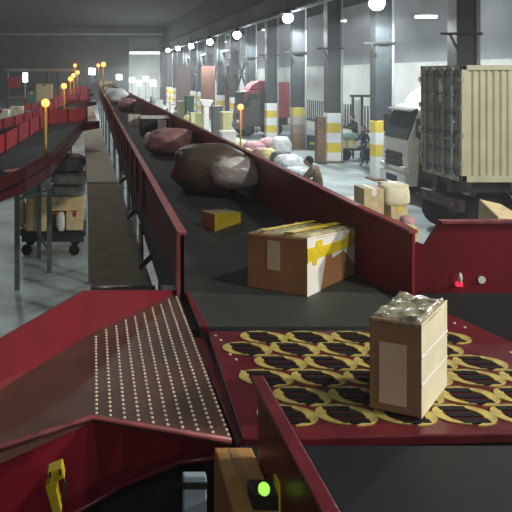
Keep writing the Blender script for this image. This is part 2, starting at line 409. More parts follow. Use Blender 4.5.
# near infeed belt
t = thing('infeed_belt', (1.25, 1.2, 2.0), 'wide dark grey belt in front of the sorter plate, empty', 'conveyor')
MB().box(.48, 2.1, .1, 2.125, ZB-.03, ZB-.012).build('belt', 'belt_gray', t)
MB().box(.48, 2.1, .1, 2.06, 2.0, ZB-.031).build('bed_frame', 'steel_dark', t)
MB().tube([(.48,2.10,ZB-.062),(2.1,2.10,ZB-.062)], .03, 14).build('end_roller', 'steel_dark', t, smooth=True)
# guard wall on its left side
t = thing('guard_rail', (.462, 1., 2.0), 'glossy dark red guard wall standing along the near grey belt', 'guard')
s = MB(); s.box(.456, .467, .12, 1.80, 2.0, 2.95); s.build('panel', 'red', t, bevel=.003)
s = MB(); s.box(.437, .475, .12, 1.81, 2.95, 2.964); s.build('flange', 'red_plate', t, bevel=.004)
# ------------------------------------------------------------------ branch conveyor leaving to the right
t = thing('branch_conveyor', (3., 3.3, 0), 'black cross belt with tall red back panel branching off the main belt', 'conveyor')
s = MB(); s.prism([(1.66,3.24,ZB-.06),(1.90,2.93,ZB-.06),(5.5,2.93,ZB-.06),(5.5,3.62,ZB-.06),(1.66,3.62,ZB-.06)], (0,0,.045)); s.build('belt', 'rubber', t)
pan = [V((1.776,3.63,ZB-.29)), P(413,249,3.63), P(418,242.5,3.63), P(425,245,3.63), P(440,222,3.63)]
e = P(512,220,3.63)
pan += [V((5.5,3.63,e.z)), V((5.5,3.63,ZB-.29))]
s = MB(); s.prism(pan, (0,.02,0)); w3 = s.build('back_panel', 'red', t)
s = MB(); s.bar(P(439.5,221.5,3.64), (5.5,3.64,e.z+.005), .05, .014); s.build('flange', 'red_edge', w3)
s = MB()
for x, y in [(482,280)]: q = P(x,y,3.622); s.tube([q, q+V((0,.006,0))], .021, 14)
s.build('white_cap', 'white', w3)
s = MB()
q = P(460,278,3.60); s.ball(q, (.012,.012,.030)); s.build('white_clip', 'white', w3)
s = MB(); q = P(459,284.5,3.615); s.box(q.x-.016, q.x+.016, q.y-.012, q.y+.008, q.z-.009, q.z+.014); s.build('red_reflector', 'reflector_glow', w3)  # the reflector's red gleam is put in as emission
q = P(430,307,3.3); 
MB().box(1.66, 5.5, 2.95, 3.62, ZB-.30, ZB-.062).build('bed_frame', 'steel_dark', t)
for x in (2.2, 3.8, 5.3):
    for y in (3.0, 3.55): MB().box(x-.04, x+.04, y-.03, y+.03, 0, ZB-.30).build('leg', 'steel_leg', t)
# ------------------------------------------------------------------ steel deck carrying the near machines
t = thing('machine_deck', (.6, 1., 0), 'dark steel deck under the near sorter and chute', 'platform')
MB().box(-1.4, 2.2, -.6, 3.05, 1.90, 2.0).build('deck_plate', 'black', t)
for x in (-1.3, .4, 2.1):
    for y in (-.5, 2.95): MB().box(x-.05, x+.05, y-.05, y+.05, 0, 1.9).build('leg', 'steel_leg', t)
# ------------------------------------------------------------------ near stud-plate chute
t = thing('stud_chute', (0, 2.6, 2.0), 'near red chute with rows of bright steel studs and a brown slide', 'chute')
A = V((.468,3.58,ZB)); B = V((0.,3.02,ZB)); C_ = V((0.,2.285,ZB)); Dd = V((.455,2.14,ZB))
s = MB(); s.prism([A, B, C_, Dd], (0,0,-.02), 0)
n0 = len(s.v)
for i in range(10):
    x = .012+i*.0487
    yb = 3.02+x/.468*.56-.03; yf = 2.285-x/.455*.145+.025
    y = yf
    while y < yb: s.ball((x, y, ZB+.001), (.0066,.0066,.005), 1, 6, 4); y += .0305
s.build('stud_plate', ['slide', 'stud'], t)
E = V((-.354,2.476,ZB)); G = V((-.298,2.08,ZB+.01))
E2 = B+(E-B)*2.6+V((0,0,-.05)); G2 = C_+(G-C_)*3.0+V((0,.1,-.05))
s = MB(); s.prism([B, E2, G2, C_], (0,0,-.02)); s.build('slide', 'slide', t)
s = MB()
tA = A+V((0,0,.012)); tB = P(85,291,3.0); tE = P(0,340,2.52); tE2 = tB+(tE-tB)*2.6
s.strip([A+V((0,0,-.05)), B+V((0,0,-.05)), E2+V((0,0,-.05))], [tA, tB, tE2], 0, (-.008,.012,0))
s.build('back_wall', 'red', t)
q = P(66,333,2.72)
s = MB()
s.tube([Dd+V((0,-.006,.0)), C_+V((0,-.006,.0)), G2+V((0,-.006,0))], .010, 8); s.build('lip', 'red_edge', t, smooth=True)
s = MB()
fr = [V((.46,2.15,ZB-.01)), V((.30,2.19,ZB-.01)), V((.10,2.255,ZB-.01)), V((0,2.285,ZB-.01)), V((-.1,2.23,ZB-.01)), G2+V((0,.02,-.02))]
bo = [V((.46,2.20,ZB-.09)), V((.30,2.235,ZB-.13)), V((.10,2.29,ZB-.245)), V((.03,2.29,ZB-.29)), V((-.1,2.24,ZB-.33)), G2+V((0,.05,-.5))]
s.strip(fr, bo, 0, (0,.012,0)); k = s.build('skirt', 'red', t)
s = MB()
s.tube(bo, .010, 8); s.build('skirt_edge', 'red_plate', k, smooth=True)
MB().box(-.05, .42, 2.42, 2.95, 2.0, ZB-.021).build('housing', 'black', t)
for p in [(-.6,2.15),(-.75,1.75)]: MB().box(p[0]-.03, p[0]+.03, p[1]-.03, p[1]+.03, 2.0, 2.5).build('leg', 'steel_leg', t)
# pale bracket between plate and wall
tag(MB().hull4([(.40,3.60,2.0),(.475,3.60,2.0),(.475,3.72,2.0),(.385,3.72,2.0)], [(.40,3.60,2.598),(.475,3.60,2.598),(.465,3.72,2.598),(.385,3.72,2.598)]).build('end_bracket', 'cabinet_blue', bevel=.004), 'small pale grey metal bracket at the top end of the studded plate', 'bracket')
tag(MB().box(.38, .47, 3.58, 3.74, 0, 2.0).build('support_post', 'steel_leg'), 'grey post under the pale bracket behind the studded plate', 'post')
tag(MB().box(.478,.522,2.16,3.04,2.0,2.575).build('trim_rail', 'red_plate', bevel=.004), 'dark red filler rail between studded plate and sorter plate', 'rail')
# things beside the guard
t = thing('sensor_clamp', P(52,512,2.02), 'bent yellow metal clamp standing before the red chute skirt', 'clamp')
s = MB(); Yc = 2.05
def q(x, y): return P(x, y, Yc)
s.prism([q(47,473),q(62,467),q(65,479),q(50,484)], (0,.05,0)); s.prism([q(50,483),q(59,480),q(57,489),q(62,512),q(54,526),q(52,512),q(45,488)], (0,.045,0))
s.build('bracket', 'yellow_clip', t, bevel=.004)
for x in (50, 60): a = q(x, 474 if x == 50 else 471); MB().box(a.x-.003, a.x+.003, a.y-.004, a.y+.002, a.z-.010, a.z+.006).build('slot', 'black', t)
a = q(57, 520); MB().box(a.x-.02, a.x+.02, a.y, a.y+.04, 2.0, a.z).build('post', 'steel_dark', t)
s = MB(); s.tube([q(62,482)+V((0,.02,0)), q(65,490)+V((0,.03,0)), q(63,503)+V((0,.03,0)), q(58,520)+V((0,.03,0))], .006, 6); s.build('cable', 'black', t, smooth=True)
t = thing('control_panel', (.3, 1.98, 2.0), 'pale blue-grey metal panel with a black band under the studded chute', 'panel')
a = P(183,476,1.95); b = P(207,500,1.95)
MB().box(a.x, b.x, 1.95, 1.975, 2.0, a.z).build('body', 'cabinet_blue', t, bevel=.005)
c = P(183,482,1.95); d = P(183,488,1.95)
MB().box(a.x-.002, b.x+.002, 1.944, 1.97, d.z, c.z).build('band', 'black', t)
t = thing('cardboard_box', (.37, 1.6, 2.0), 'plain tan cardboard box wedged against the outside of the red guard wall', 'box')
a = P(214,447,1.85)
MB().hull4([(.335,1.36,2.0),(.452,1.36,2.0),(.452,1.85,2.0),(.338,1.85,2.0)], [(.338,1.36,a.z),(.452,1.36,a.z),(.452,1.85,a.z),(a.x,1.85,a.z)]).build('body', 'card_orange', t, bevel=.005)
MB().box(.385, .405, 1.37, 1.84, a.z, a.z+.0015).build('tape_strip', 'card', t)
t = thing('photo_sensor', P(258,500,1.6), 'small black sensor with a glowing green light on the guard wall', 'sensor')
a = P(247,490,1.58); b = P(272,515,1.58)
MB().box(a.x+.015, .454, 1.58, 1.64, b.z-.05, a.z-.01).build('body', 'black', t, bevel=.003)
a = P(264,489,1.575); MB().ball(a, (.0145,.012,.016), n=12, m=8).build('green_lamp', 'led_green', t, smooth=True)
a = P(278,490,1.58); MB().box(a.x, a.x+.006, 1.58, 1.62, a.z-.06, a.z+.015).build('bracket', 'tape', t)

# ------------------------------------------------------------------ tan belt running beside the main conveyor
t = thing('tan_belt', (.25, 5.57, 0), 'long tan-grey flat belt conveyor left of the main red wall', 'conveyor')
zt = 2.0
def tb(Y): k = (Y-5.57)*-.0165; return k
for (a, b, m, dz) in [(5.57,10.75,'tan_belt',0.), (10.8,23.2,'lit_belt',.02), (23.3,46.,'lit_belt',.02), (46.1,80,'lit_belt',.02)]:
    s = MB(); s.hull4([(tb(a)-.01,a,zt-.12),(tb(a)+.51,a,zt-.12),(tb(b)+.51,b,zt-.12),(tb(b)-.01,b,zt-.12)], [(tb(a)-.01,a,zt+dz),(tb(a)+.51,a,zt+dz),(tb(b)+.51,b,zt+dz),(tb(b)-.01,b,zt+dz)])
    s.build('belt', m, t)
    x = tb(a+1)
    for xx in (x+.04, x+.46): MB().box(xx-.03, xx+.03, a+1., a+1.08, 0, zt-.12).build('leg', 'steel_leg', t)
MB().tube([(-.02,5.55,zt-.06),(.53,5.55,zt-.06)], .062, 16).build('end_roller', 'roller_steel', t, smooth=True)
for xx in (.04,.46): MB().box(xx-.03, xx+.03, 5.65, 5.72, 0, zt-.12).build('leg', 'steel_leg', t)
# ------------------------------------------------------------------ left branch chutes, a repeat every twelve metres
path = [(.16,.05,2.64), (-.24,-.1,2.60), (-.5,-1.6,2.40), (-.83,-3.2,2.11), (-1.2,-4.1,1.95), (-1.57,-4.6,1.84), (-2.3,-5.1,1.70), (-3.15,-5.6,1.54), (-4.3,-6.1,1.36)]
TOP = [.04,.08,.16,.22,.22,.22,.22,.22,.22]; BOT = [-.12,-.14,-.22,-.26,-.22,-.19,-.19,-.19,-.19]
def chute(Y0, label):
    t = thing('branch_chute', (-.24, Y0, 0), label, 'chute', 'curved red branch chutes on the left')
    pts = [V((x, Y0+y, z)) for x, y, z in path]
    def off(d):
        r = []
        for i, p in enumerate(pts):
            dr = pts[min(i+1,len(pts)-1)]-pts[max(i-1,0)]; n = V((-dr.y, dr.x, 0)).normalized(); r.append(p+n*d)
        return r
    near, far = off(0), [p+V((0,0,f)) for p, f in zip(off(-.9), (0,0,.08,.22,.28,.30,.30,.30,.30))]
    MB().strip(near, far, 0, (0,0,-.04)).build('slide', 'belt_gray', t)
    s = MB(); s.strip([p+V((0,0,b)) for p, b in zip(near, BOT)], [p+V((0,0,h)) for p, h in zip(near, TOP)], 0, (.0,.02,0)); a = s.build('near_wall', 'red', t)
    MB().strip([p+V((0,-.012,h)) for p, h in zip(near, TOP)], [p+V((0,.03,h)) for p, h in zip(near, TOP)], 0, (0,0,.012)).build('flange', 'red_plate', a)
    s = MB(); s.strip([p+V((0,0,-.12)) for p in far], [p+V((0,0,.34)) for p in far], 0, (0,-.02,0))
    for i in range(len(far)-1):
        for u in (0,.5): p = far[i].lerp(far[i+1], u); s.box(p.x-.02, p.x+.02, p.y-.05, p.y, p.z-.1, p.z+.35, 1)
    s.build('far_wall', ['red_bright', 'red_plate'], t)
    for (x, y) in [(-.84,-3.1), (-1.12,-2.1), (-1.34,-4.1), (-3.1,-5.3)]:
        z = min(pts, key=lambda p: (p.x-x)**2+(p.y-Y0-y)**2).z-.05
        MB().box(x-.045, x+.045, Y0+y-.045, Y0+y+.045, 0, z).build('leg', 'steel_leg', t)
    MB().bar((-.84,Y0-3.1,.45),(-1.12,Y0-2.1,.45), .05,.05).build('stretcher', 'steel_leg', t); MB().bar((-.84,Y0-3.1,1.6),(-1.34,Y0-4.1,1.6), .05,.05).build('stretcher', 'steel_leg', t)
    return t
c1 = chute(15.6, 'dark red curved chute descending towards the pallet of cartons')
for k, lb in enumerate(['bright red curved chute directly behind the dark red one', 'third curved red chute along the tan belt, farther off', 'farthest curved red chute on the tan belt side']):
    c = copy_tree(c1); c.location = (-.24-.15*k, 27.6+12*k, 0); c['label'] = lb
def pole(x, yt, yb, Y, label, zb=None):
    a = P(x, yt, Y); b = P(x, yb, Y) if zb is None else V((a.x, Y, zb))
    t = thing('beacon_pole', b, label, 'lamp', 'amber lamps on yellow poles')
    MB().tube([b, a+V((0,0,-.05))], .028).build('pole', 'yellow_pole', t, smooth=True)
    MB().ball(a, .085*(Y/14)**.4, n=12, m=8).build('lamp', 'lamp_amber', t, smooth=True)
    light('POINT', a+V((0,-.5,.25)), 11*(Y/14)**1.2, (1,.55,.22), .08)
    return t
t = pole(45.5,103,180,12.45,'glowing amber lamp on a yellow pole at the dark red chute')
q = P(48,182,12.45); MB().box(q.x-.14, q.x+.06, 12.4, 12.55, q.z-.12, q.z+.1).build('mount_box', 'grey_sack', t)
pole(64,86,131,23.,'glowing amber lamp on a yellow pole, second from the pallet of cartons')
pole(70.5,79,112,31.,'glowing amber lamp on a yellow pole, third along the chutes')
pole(73.5,75.5,104,36.,'glowing amber lamp on a yellow pole, fourth along the chutes')
pole(77.5,72.5,98,44.,'small amber lamp on a pole, fifth along the chutes', 0)
pole(75,65.5,96,56.,'small high amber lamp at the far end of the chutes', 0)
pole(240.5,107,150,22.,'glowing amber lamp on a yellow pole beyond the red wall, before the red lorry', 0)
pole(170,90,124,32.,'glowing amber lamp on a yellow pole farther along the red wall', 0)
pole(98.3,65.5,82,60.,'tiny amber lamp on a tall pole at the far belt end, first of two', 2.95)
pole(103.5,64.5,80,30.,'tiny amber lamp on a tall pole at the far belt end, second of two', 2.98)
# ------------------------------------------------------------------ parcels
def blob_mesh(c, r, rz=0., seed=0, amp=.12, pw=.75, zb=None, n=28, m=18, tip=None, fr=2.2):
    """a soft filled sack: superellipsoid with creases, flattened on what it lies on"""
    s = MB(); c = V(c); R = Matrix.Rotation(rz, 3, 'Z'); vs = []
    def pt(t, a):
        f = lambda u, e: math.copysign(abs(u)**e, u)
        ct = f(math.cos(t), pw)
        p = V((r[0]*ct*f(math.cos(a), pw), r[1]*ct*f(math.sin(a), pw), r[2]*f(math.sin(t), pw)))
        if tip:   # narrow and lift one end
            u = max(0., p.x/r[0]); k = 1-tip[0]*u*u; p.y *= k; p.z = p.z*k+tip[1]*u*u
        nn = noise.noise(V((p.x/r[0]*fr+seed*7.3, p.y/r[1]*fr-seed*3.1, p.z/r[2]*fr+seed)))
        n2 = noise.noise(V((p.x/r[0]*fr*2.7+seed*1.3, p.y/r[1]*fr*2.7, p.z/r[2]*fr*2.7-seed)))
        p = p*(1+amp*nn+amp*.45*n2)
        p = c+R@p
        if zb is not None and p.z < zb+.02: p.z = zb
        return p
    vs.append(pt(-math.pi/2, 0))
    for i in range(1, m):
        for k in range(n): vs.append(pt(-math.pi/2+math.pi*i/m, 2*math.pi*k/n))
    vs.append(pt(math.pi/2, 0)); fs = []
    for k in range(n): fs.append((0, 1+(k+1)%n, 1+k))
    for i in range(m-2):
        for k in range(n): fs.append((1+i*n+k, 1+i*n+(k+1)%n, 1+(i+1)*n+(k+1)%n, 1+(i+1)*n+k))
    T = len(vs)-1
    for k in range(n): fs.append((T, 1+(m-2)*n+k, 1+(m-2)*n+(k+1)%n))
    return s.add(vs, fs)
def sack(name, label, cat, c, r, m, group=None, rz=0., seed=0, amp=.12, pw=.75, zb=0., tip=None, knot=None):
    o = blob_mesh(c, r, rz, seed, amp, pw, zb, tip=tip).build(name, m, smooth=True, origin=(c[0], c[1], zb))
    tag(o, label, cat, group); return o
def quad_up(name, label, bl, bm_, br, hl, hm, hr, ZB_, mats, cat='box', group=None):
    """carton from the three seen base corners (left, front, right) and heights"""
    bb = bl+(br-bm_); hb = hl+hr-hm
    b = [bl, bm_, br, bb]; tpt = [bl+V((0,0,hl)), bm_+V((0,0,hm)), br+V((0,0,hr)), bb+V((0,0,hb))]
    c = sum(b, V((0,0,0)))/4
    t = thing(name, (c.x, c.y, ZB_), label, cat, group)
    MB().hull4(b, tpt).build('box_body', mats[0], t, bevel=.006)
    return t, b, tpt
def onface(a, b, c, d, u0, u1, v0, v1, out, th=.002):
    """thin slab on the face a(bottom-left) b(bottom-right) c(top-right) d(top-left)"""
    L_ = lambda u, v: (a.lerp(b, u)).lerp(d.lerp(c, u), v)
    q = [L_(u0,v0), L_(u1,v0), L_(u1,v1), L_(u0,v1)]; n = (b-a).cross(d-a).normalized()
    if n.dot(V(out)) < 0: n = -n
    return q, n*th
def slab(name, m, t, a, b, c, d, u0, u1, v0, v1, out, th=.002, lab=None):
    q, n = onface(a, b, c, d, u0, u1, v0, v1, out, th)
    o = MB().hull4([x-n*.3 for x in q], [x+n for x in q]).build(name, m, t)
    if lab: o['label'] = lab
    return o
def slab_poly(name, m, t, a, b, c, d, uv, out, th=.002):
    L_ = lambda u, v: (a.lerp(b, u)).lerp(d.lerp(c, u), v)
    n = (b-a).cross(d-a).normalized()
    if n.dot(V(out)) < 0: n = -n
    return MB().prism([L_(u,v)-n*th*.3 for u, v in uv], n*th*1.3).build(name, m, t)
ZP = ZB+.017
# tall carton on the sorter
bl, bf, br = PZ(369,408,ZP), PZ(421,419,ZP), PZ(446.5,385,ZP)
t, b, tp = quad_up('carton', 'tall tan carton with a blank pale label standing on the yellow wheel covers', bl, bf, br, .325, .325, .325, ZP, ['card'])
slab('shipping_label', 'label', t, b[0], b[1], tp[1], tp[0], .20, .73, .09, .75, (-1,-1,0), lab='blank pale pinkish shipping label')
slab('side_sheet', 'card_cream', t, b[1], b[2], tp[2], tp[1], .0, 1., .0, 1., (1,-1,0), .002, 'taped side of the carton, painted cream for the stronger light on it')  # brighter light on this side is painted in as a cream slab
for v in (.33, .63): slab('side_seam', 'white', t, b[1], b[2], tp[2], tp[1], .0, 1., v, v+.025, (1,-1,0), .004)
def crumple(name, m, t, a, b_, c, d, z, amp, nn=16, over=.012, seed=0):
    g = MB(); vs = []
    ctr = (a+b_+c+d)/4
    for i in range(nn+1):
        for j in range(nn+1):
            p = (a.lerp(b_, i/nn)).lerp(d.lerp(c, i/nn), j/nn); dd = (p-ctr); dd.z = 0
            e = min(i, nn-i, j, nn-j)
            h = amp*(.5+noise.noise(V((p.x*28+seed, p.y*28, seed)))*.9+.5*noise.noise(V((p.x*70, p.y*70+seed, 3))))
            vs.append(p+V((0,0,z+max(.002,h) if e > 0 else .002-over))+(dd.normalized()*.004 if e == 0 else V((0,0,0))))
    fs = [(i*(nn+1)+j, (i+1)*(nn+1)+j, (i+1)*(nn+1)+j+1, i*(nn+1)+j+1) for i in range(nn) for j in range(nn)]
    o = g.add(vs, fs).build(name, m, t, smooth=True); q = o.modifiers.new('t', 'SOLIDIFY'); q.thickness = .0015; return o
o = crumple('plastic_wrap', 'plastic_shiny', t, *tp, .001, .016, seed=2); o['label'] = 'crumpled shiny clear plastic on top'
# wide carton on the belt
ZP = ZB
bl, bf, br = PZ(247,287,ZP), PZ(307,297,ZP), PZ(358,273,ZP)
t, b, tp = quad_up('carton', 'wide brown carton with yellow tape and partly white side lying on the black belt', bl, bf, br, .308, .318, .275, ZP, ['card_dark'])
slab('shipping_label', 'label', t, b[0], b[1], tp[1], tp[0], .35, .56, .38, .90, (-1,-1,0), lab='small pale label')
f4 = (b[1], b[2], tp[2], tp[1])
slab_poly('white_sheet', 'paper', t, *f4, [(.0,.0),(.24,.0),(.36,.72),(.44,.80),(.46,.52),(.69,.60),(1.,.12),(1.,1.),(0,1.)], (1,-1,0), .002)  # white slab leaves a house-shaped brown area open
tape_uv = [(0,.56),(.08,.60),(.10,.50),(.16,.50),(.18,.60),(1.,.66),(1.,.86),(.86,.86),(.84,.94),(.74,.94),(.72,.84),(.28,.80),(.26,.93),(.16,.92),(.14,.82),(0,.82)]
o = slab_poly('yellow_tape', 'tape', t, *f4, tape_uv, (1,-1,0), .004); o['label'] = 'bright yellow tape strip'
o = crumple('plastic_wrap', 'tape_clear', t, *tp, .001, .018, seed=5); o['label'] = 'creased olive clear tape over the top'
tz = [p+V((0,0,.022)) for p in tp]
for (u0, u1) in [(.22,.30), (.62,.78)]:
    L_ = lambda u, v: (tz[0].lerp(tz[1], u)).lerp(tz[3].lerp(tz[2], u), v)
    q = [L_(u0,.0), L_(u1,.0), L_(u1,.95), L_(u0,.95)]; MB().hull4(q, [k+V((0,0,.003)) for k in q]).build('tape_strip', 'tape', t)
# small two-tone box
bl, bf, br = PZ(201.5,226,ZP), PZ(214.5,231.5,ZP), PZ(240.5,222.5,ZP)
t, b, tp = quad_up('parcel_box', 'small brown box with a bright yellow side on the black belt', bl, bf, br, .125, .135, .085, ZP, ['card'])
slab('yellow_side', 'tape', t, b[1], b[2], tp[2], tp[1], 0, 1, 0, 1, (1,-1,0))
o = crumple('top_tape', 'tape_clear', t, *tp, .001, .006, nn=8, seed=8)
# big dark sack with silver mouth
c = PZ(211,196,ZB); 
t = thing('parcel_sack', (c.x, c.y+.1, ZB), 'big dark brown plastic sack with a shiny silver end lying on the belt', 'sack')
R0 = math.radians(-14)
blob_mesh((c.x+.05, c.y+.18, ZB+.24), (.40,.30,.26), R0, 3, .10, .72, ZB, tip=(.30,.0)).build('sack_body', 'brown_sack', t, smooth=True)
o = blob_mesh((c.x+.27, c.y-.02, ZB+.235), (.31,.27,.165), math.radians(-30), 5, .10, .8, ZB+.03, tip=(.75,-.02)).build('sack_end', 'silver_film', t, smooth=True); o['label'] = 'shiny silver-grey plastic end'
# pinkish sack
c = PZ(172,156,ZB); sack('parcel_sack', 'dusty pink sack lying on the belt behind the big dark sack', 'sack', (c.x+.04, c.y+.3, ZB+.19), (.36,.42,.20), 'pink_sack', rz=-.3, seed=4, zb=ZB)
c = PZ(154,152,ZB); sack('parcel_sack', 'small pale grey pouch tucked against the dusty pink sack', 'sack', (c.x-.02, c.y+.45, ZB+.13), (.10,.16,.13), 'white_sack', seed=14, zb=ZB)
# black box with white label
bl, br = PZ(141,136,ZB), PZ(169,136,ZB)
t = thing('parcel_box', ((bl.x+br.x)/2, bl.y+.25, ZB), 'black box with a white label patch and pale rim on the belt', 'box')
MB().box(bl.x, br.x, bl.y, bl.y+.5, ZB, ZB+.36).build('box_body', 'black', t, bevel=.01)
MB().box(bl.x-.01, br.x+.01, bl.y-.01, bl.y+.51, ZB+.34, ZB+.375).build('lid_rim', 'white', t)
MB().box(bl.x+.33, bl.x+.50, bl.y-.006, bl.y, ZB+.12, ZB+.32).build('shipping_label', 'paper', t)
bl, br = PZ(128.5,126,ZB), PZ(140.5,126,ZB)
t = thing('parcel_box', ((bl.x+br.x)/2, bl.y+.15, ZB), 'small cream white box on the belt beside the black box', 'box')
MB().box(bl.x, br.x, bl.y, bl.y+.3, ZB, ZB+.26).build('box_body', 'white', t, bevel=.01)
MB().box(bl.x+.1, bl.x+.16, bl.y-.003, bl.y+.3, ZB+.0, ZB+.264).build('tape_strip', 'card_cream', t)
c = PZ(121,108,ZB); sack('parcel_sack', 'large bluish white sack far along the belt', 'sack', (c.x-.02, c.y+3.0, ZB+.33), (.52,.8,.34), 'white_sack', seed=6, zb=ZB, tip=(.4,-.05))
c = PZ(127,112,ZB); sack('parcel_sack', 'pinkish brown sack in front of the large bluish white sack', 'sack', (c.x, c.y+.3, ZB+.22), (.30,.42,.23), 'pink_sack', seed=9, zb=ZB)
c = PZ(136,112,ZB); 
t = thing('parcel_box', (c.x, c.y, ZB), 'little tan box right of the pinkish brown sack', 'box'); MB().box(c.x-.1, c.x+.08, c.y, c.y+.25, ZB, ZB+.26).build('box_body', 'card_pale', t, bevel=.01); MB().box(c.x-.04, c.x, c.y-.004, c.y+.25, ZB, ZB+.264).build('tape_strip', 'tape', t)
for k, (x0, x1, yb, yt, m, lb) in enumerate([(97,112,88,81,'card_cream','flat cream carton at the far end of the belt'), (103,109,91.5,87,'white','tiny white parcel in front of the flat cream carton'), (110,114,91,86,'white','tiny white parcel near the right wall at the far belt end')]):
    a = PZ(x0,yb,ZB); bq = PZ(x1,yb,ZB); h = (yb-yt)*a.y/F; a.x = max(a.x, .58)
    t = thing('parcel_box', ((a.x+bq.x)/2, a.y+.3, ZB), lb, 'box'); MB().box(a.x, bq.x, a.y, a.y+.6, ZB, ZB+h).build('box_body', m, t, bevel=.01)

# ------------------------------------------------------------------ shipping container on its trailer
cx0, cy0, cy1, z0, z1 = 8.17, 14.4, 16.22, 1.42, 4.02
cx1 = 15.6
t = thing('shipping_container', (12, 15.6, 1.42), 'cream ribbed shipping container on a trailer with doors toned grey for their dimmer light', 'container')
pr = [];
def corr(x0, x1, y, d, z0, z1, n):
    A_ = []; 
    for k in range(n):
        x = x0+(x1-x0)*k/n; w_ = (x1-x0)/n
        A_ += [(x, y), (x+w_*.34, y), (x+w_*.5, y+d), (x+w_*.84, y+d)]
    A_.append((x1, y)); return A_
pf = corr(cx0+.12, cx1-.12, cy0+.03, .045, z0, z1, 46); pb = corr(cx0+.12, cx1-.12, cy1-.03, -.045, z0, z1, 46)
s = MB(); s.strip([(x,y,z0+.14) for x,y in pf], [(x,y,z1-.10) for x,y in pf]); s.strip([(x,y,z0+.14) for x,y in pb], [(x,y,z1-.10) for x,y in pb])
s.box(cx0+.1, cx1-.1, cy0+.08, cy1-.08, z0+.1, z1-.05); s.build('ribbed_body', 'container_side', t)
s = MB()
for y in (cy0, cy1-.1):
    s.box(cx0, cx1, y, y+.1, z0, z0+.15); s.box(cx0, cx1, y, y+.1, z1-.11, z1)
    for x in (cx0, cx1-.12): s.box(x, x+.12, y, y+.1, z0, z1)
for z in (z0, z1-.11): s.box(cx0, cx0+.1, cy0, cy1, z, z+.11)
s.build('corner_frame', 'container_side', t, bevel=.008)
ym = (cy0+cy1)/2
for (ya, yb_, sg) in [(cy0+.11, ym-.01, 1), (ym+.01, cy1-.11, -1)]:
    s = MB(); s.box(cx0+.01, cx0+.06, ya, yb_, z0+.12, z1-.12)
    for k in range(5): z = z0+.25+k*.48; s.box(cx0-.012, cx0+.01, ya+.05, yb_-.05, z, z+.30)
    for k in range(6): z = z0+.2+k*.43; s.box(cx0-.03, cx0+.01, ya+.02, yb_-.02, z, z+.05, 1)
    d = s.build('door', ['container_end', 'steel_leg'], t)  # dimmer light on the door end is put into the grey
    for u in (.26, .70):
        y = ya+(yb_-ya)*u; s = MB(); s.tube([(cx0-.045,y,z0+.03),(cx0-.045,y,z1-.03)], .024)
        for z in (z0+.1, z0+.75, z0+1.3, z0+1.9, z1-.12): s.box(cx0-.06, cx0+.0, y-.06, y+.06, z, z+.06)
        lr = s.build('lock_rod', 'lock_steel', d)
        s = MB(); s.bar((cx0-.07,y,z0+.95),(cx0-.07,y+.36*sg,z0+.92), .025, .04); s.build('handle', 'lock_steel', d)
    for k in range(4):
        z = z0+.35+k*.62; y = cy0+.04 if sg == 1 else cy1-.04; MB().box(cx0-.03, cx0+.03, y-.07, y+.07, z, z+.12).build('hinge', 'lock_steel', d)
s = MB(); s.box(cx0-.004, cx0+.0, cy0+.75, cy0+.95, z0+1.75, z0+2.3); s.build('placard', 'paper', t)
t = thing('container_trailer', (12, 15.6, 0), 'dark trailer chassis with wheels beneath the cream container', 'trailer')
s = MB()
for y in (cy0+.5, cy1-.7): s.box(cx0+.05, cx1, y, y+.2, 1.1, 1.42)
for k in range(8): s.box(cx0+.1+k, cx0+.25+k, cy0+.05, cy1-.05, 1.28, 1.42)
s.box(cx0-.02, cx0+.1, cy0+.05, cy1-.05, .75, 1.0); s.build('chassis', 'black', t)
s = MB()
for y in (cy0+.2, cy1-.4): s.box(cx0-.04, cx0-.015, y, y+.2, .82, .93)
s.build('tail_light', 'red_plate', t)
for ya in (cy0+.06, cy1-.1): MB().box(cx0+4.6, cx0+7.2, ya, ya+.04, .35, 1.1).build('side_guard', 'cargo_dark', t)
def wheel(x, y, r=.52, w_=.34, par=None):
    s = MB(); s.tube([(x,y,r),(x,y+w_*.15,r),(x,y+w_*.85,r),(x,y+w_,r)], [r*.93,r,r,r*.93], 20); o = s.build('wheel', 'rubber', par, smooth=False)
    MB().tube([(x,y-.02,r),(x,y+w_+.02,r)], r*.5, 14).build('hub', 'steel_dark', o)
for x in (cx0+.62, cx0+1.75, cx0+2.9):
    for y in (cy0+.02-.12, cy1-.24): wheel(x, y+.1, par=t)
for ya in (cy0+.05, cy1-.55): MB().box(cx0+.35, cx0+.38, ya, ya+.5, .35, 1.05).build('mud_flap', 'rubber', t)
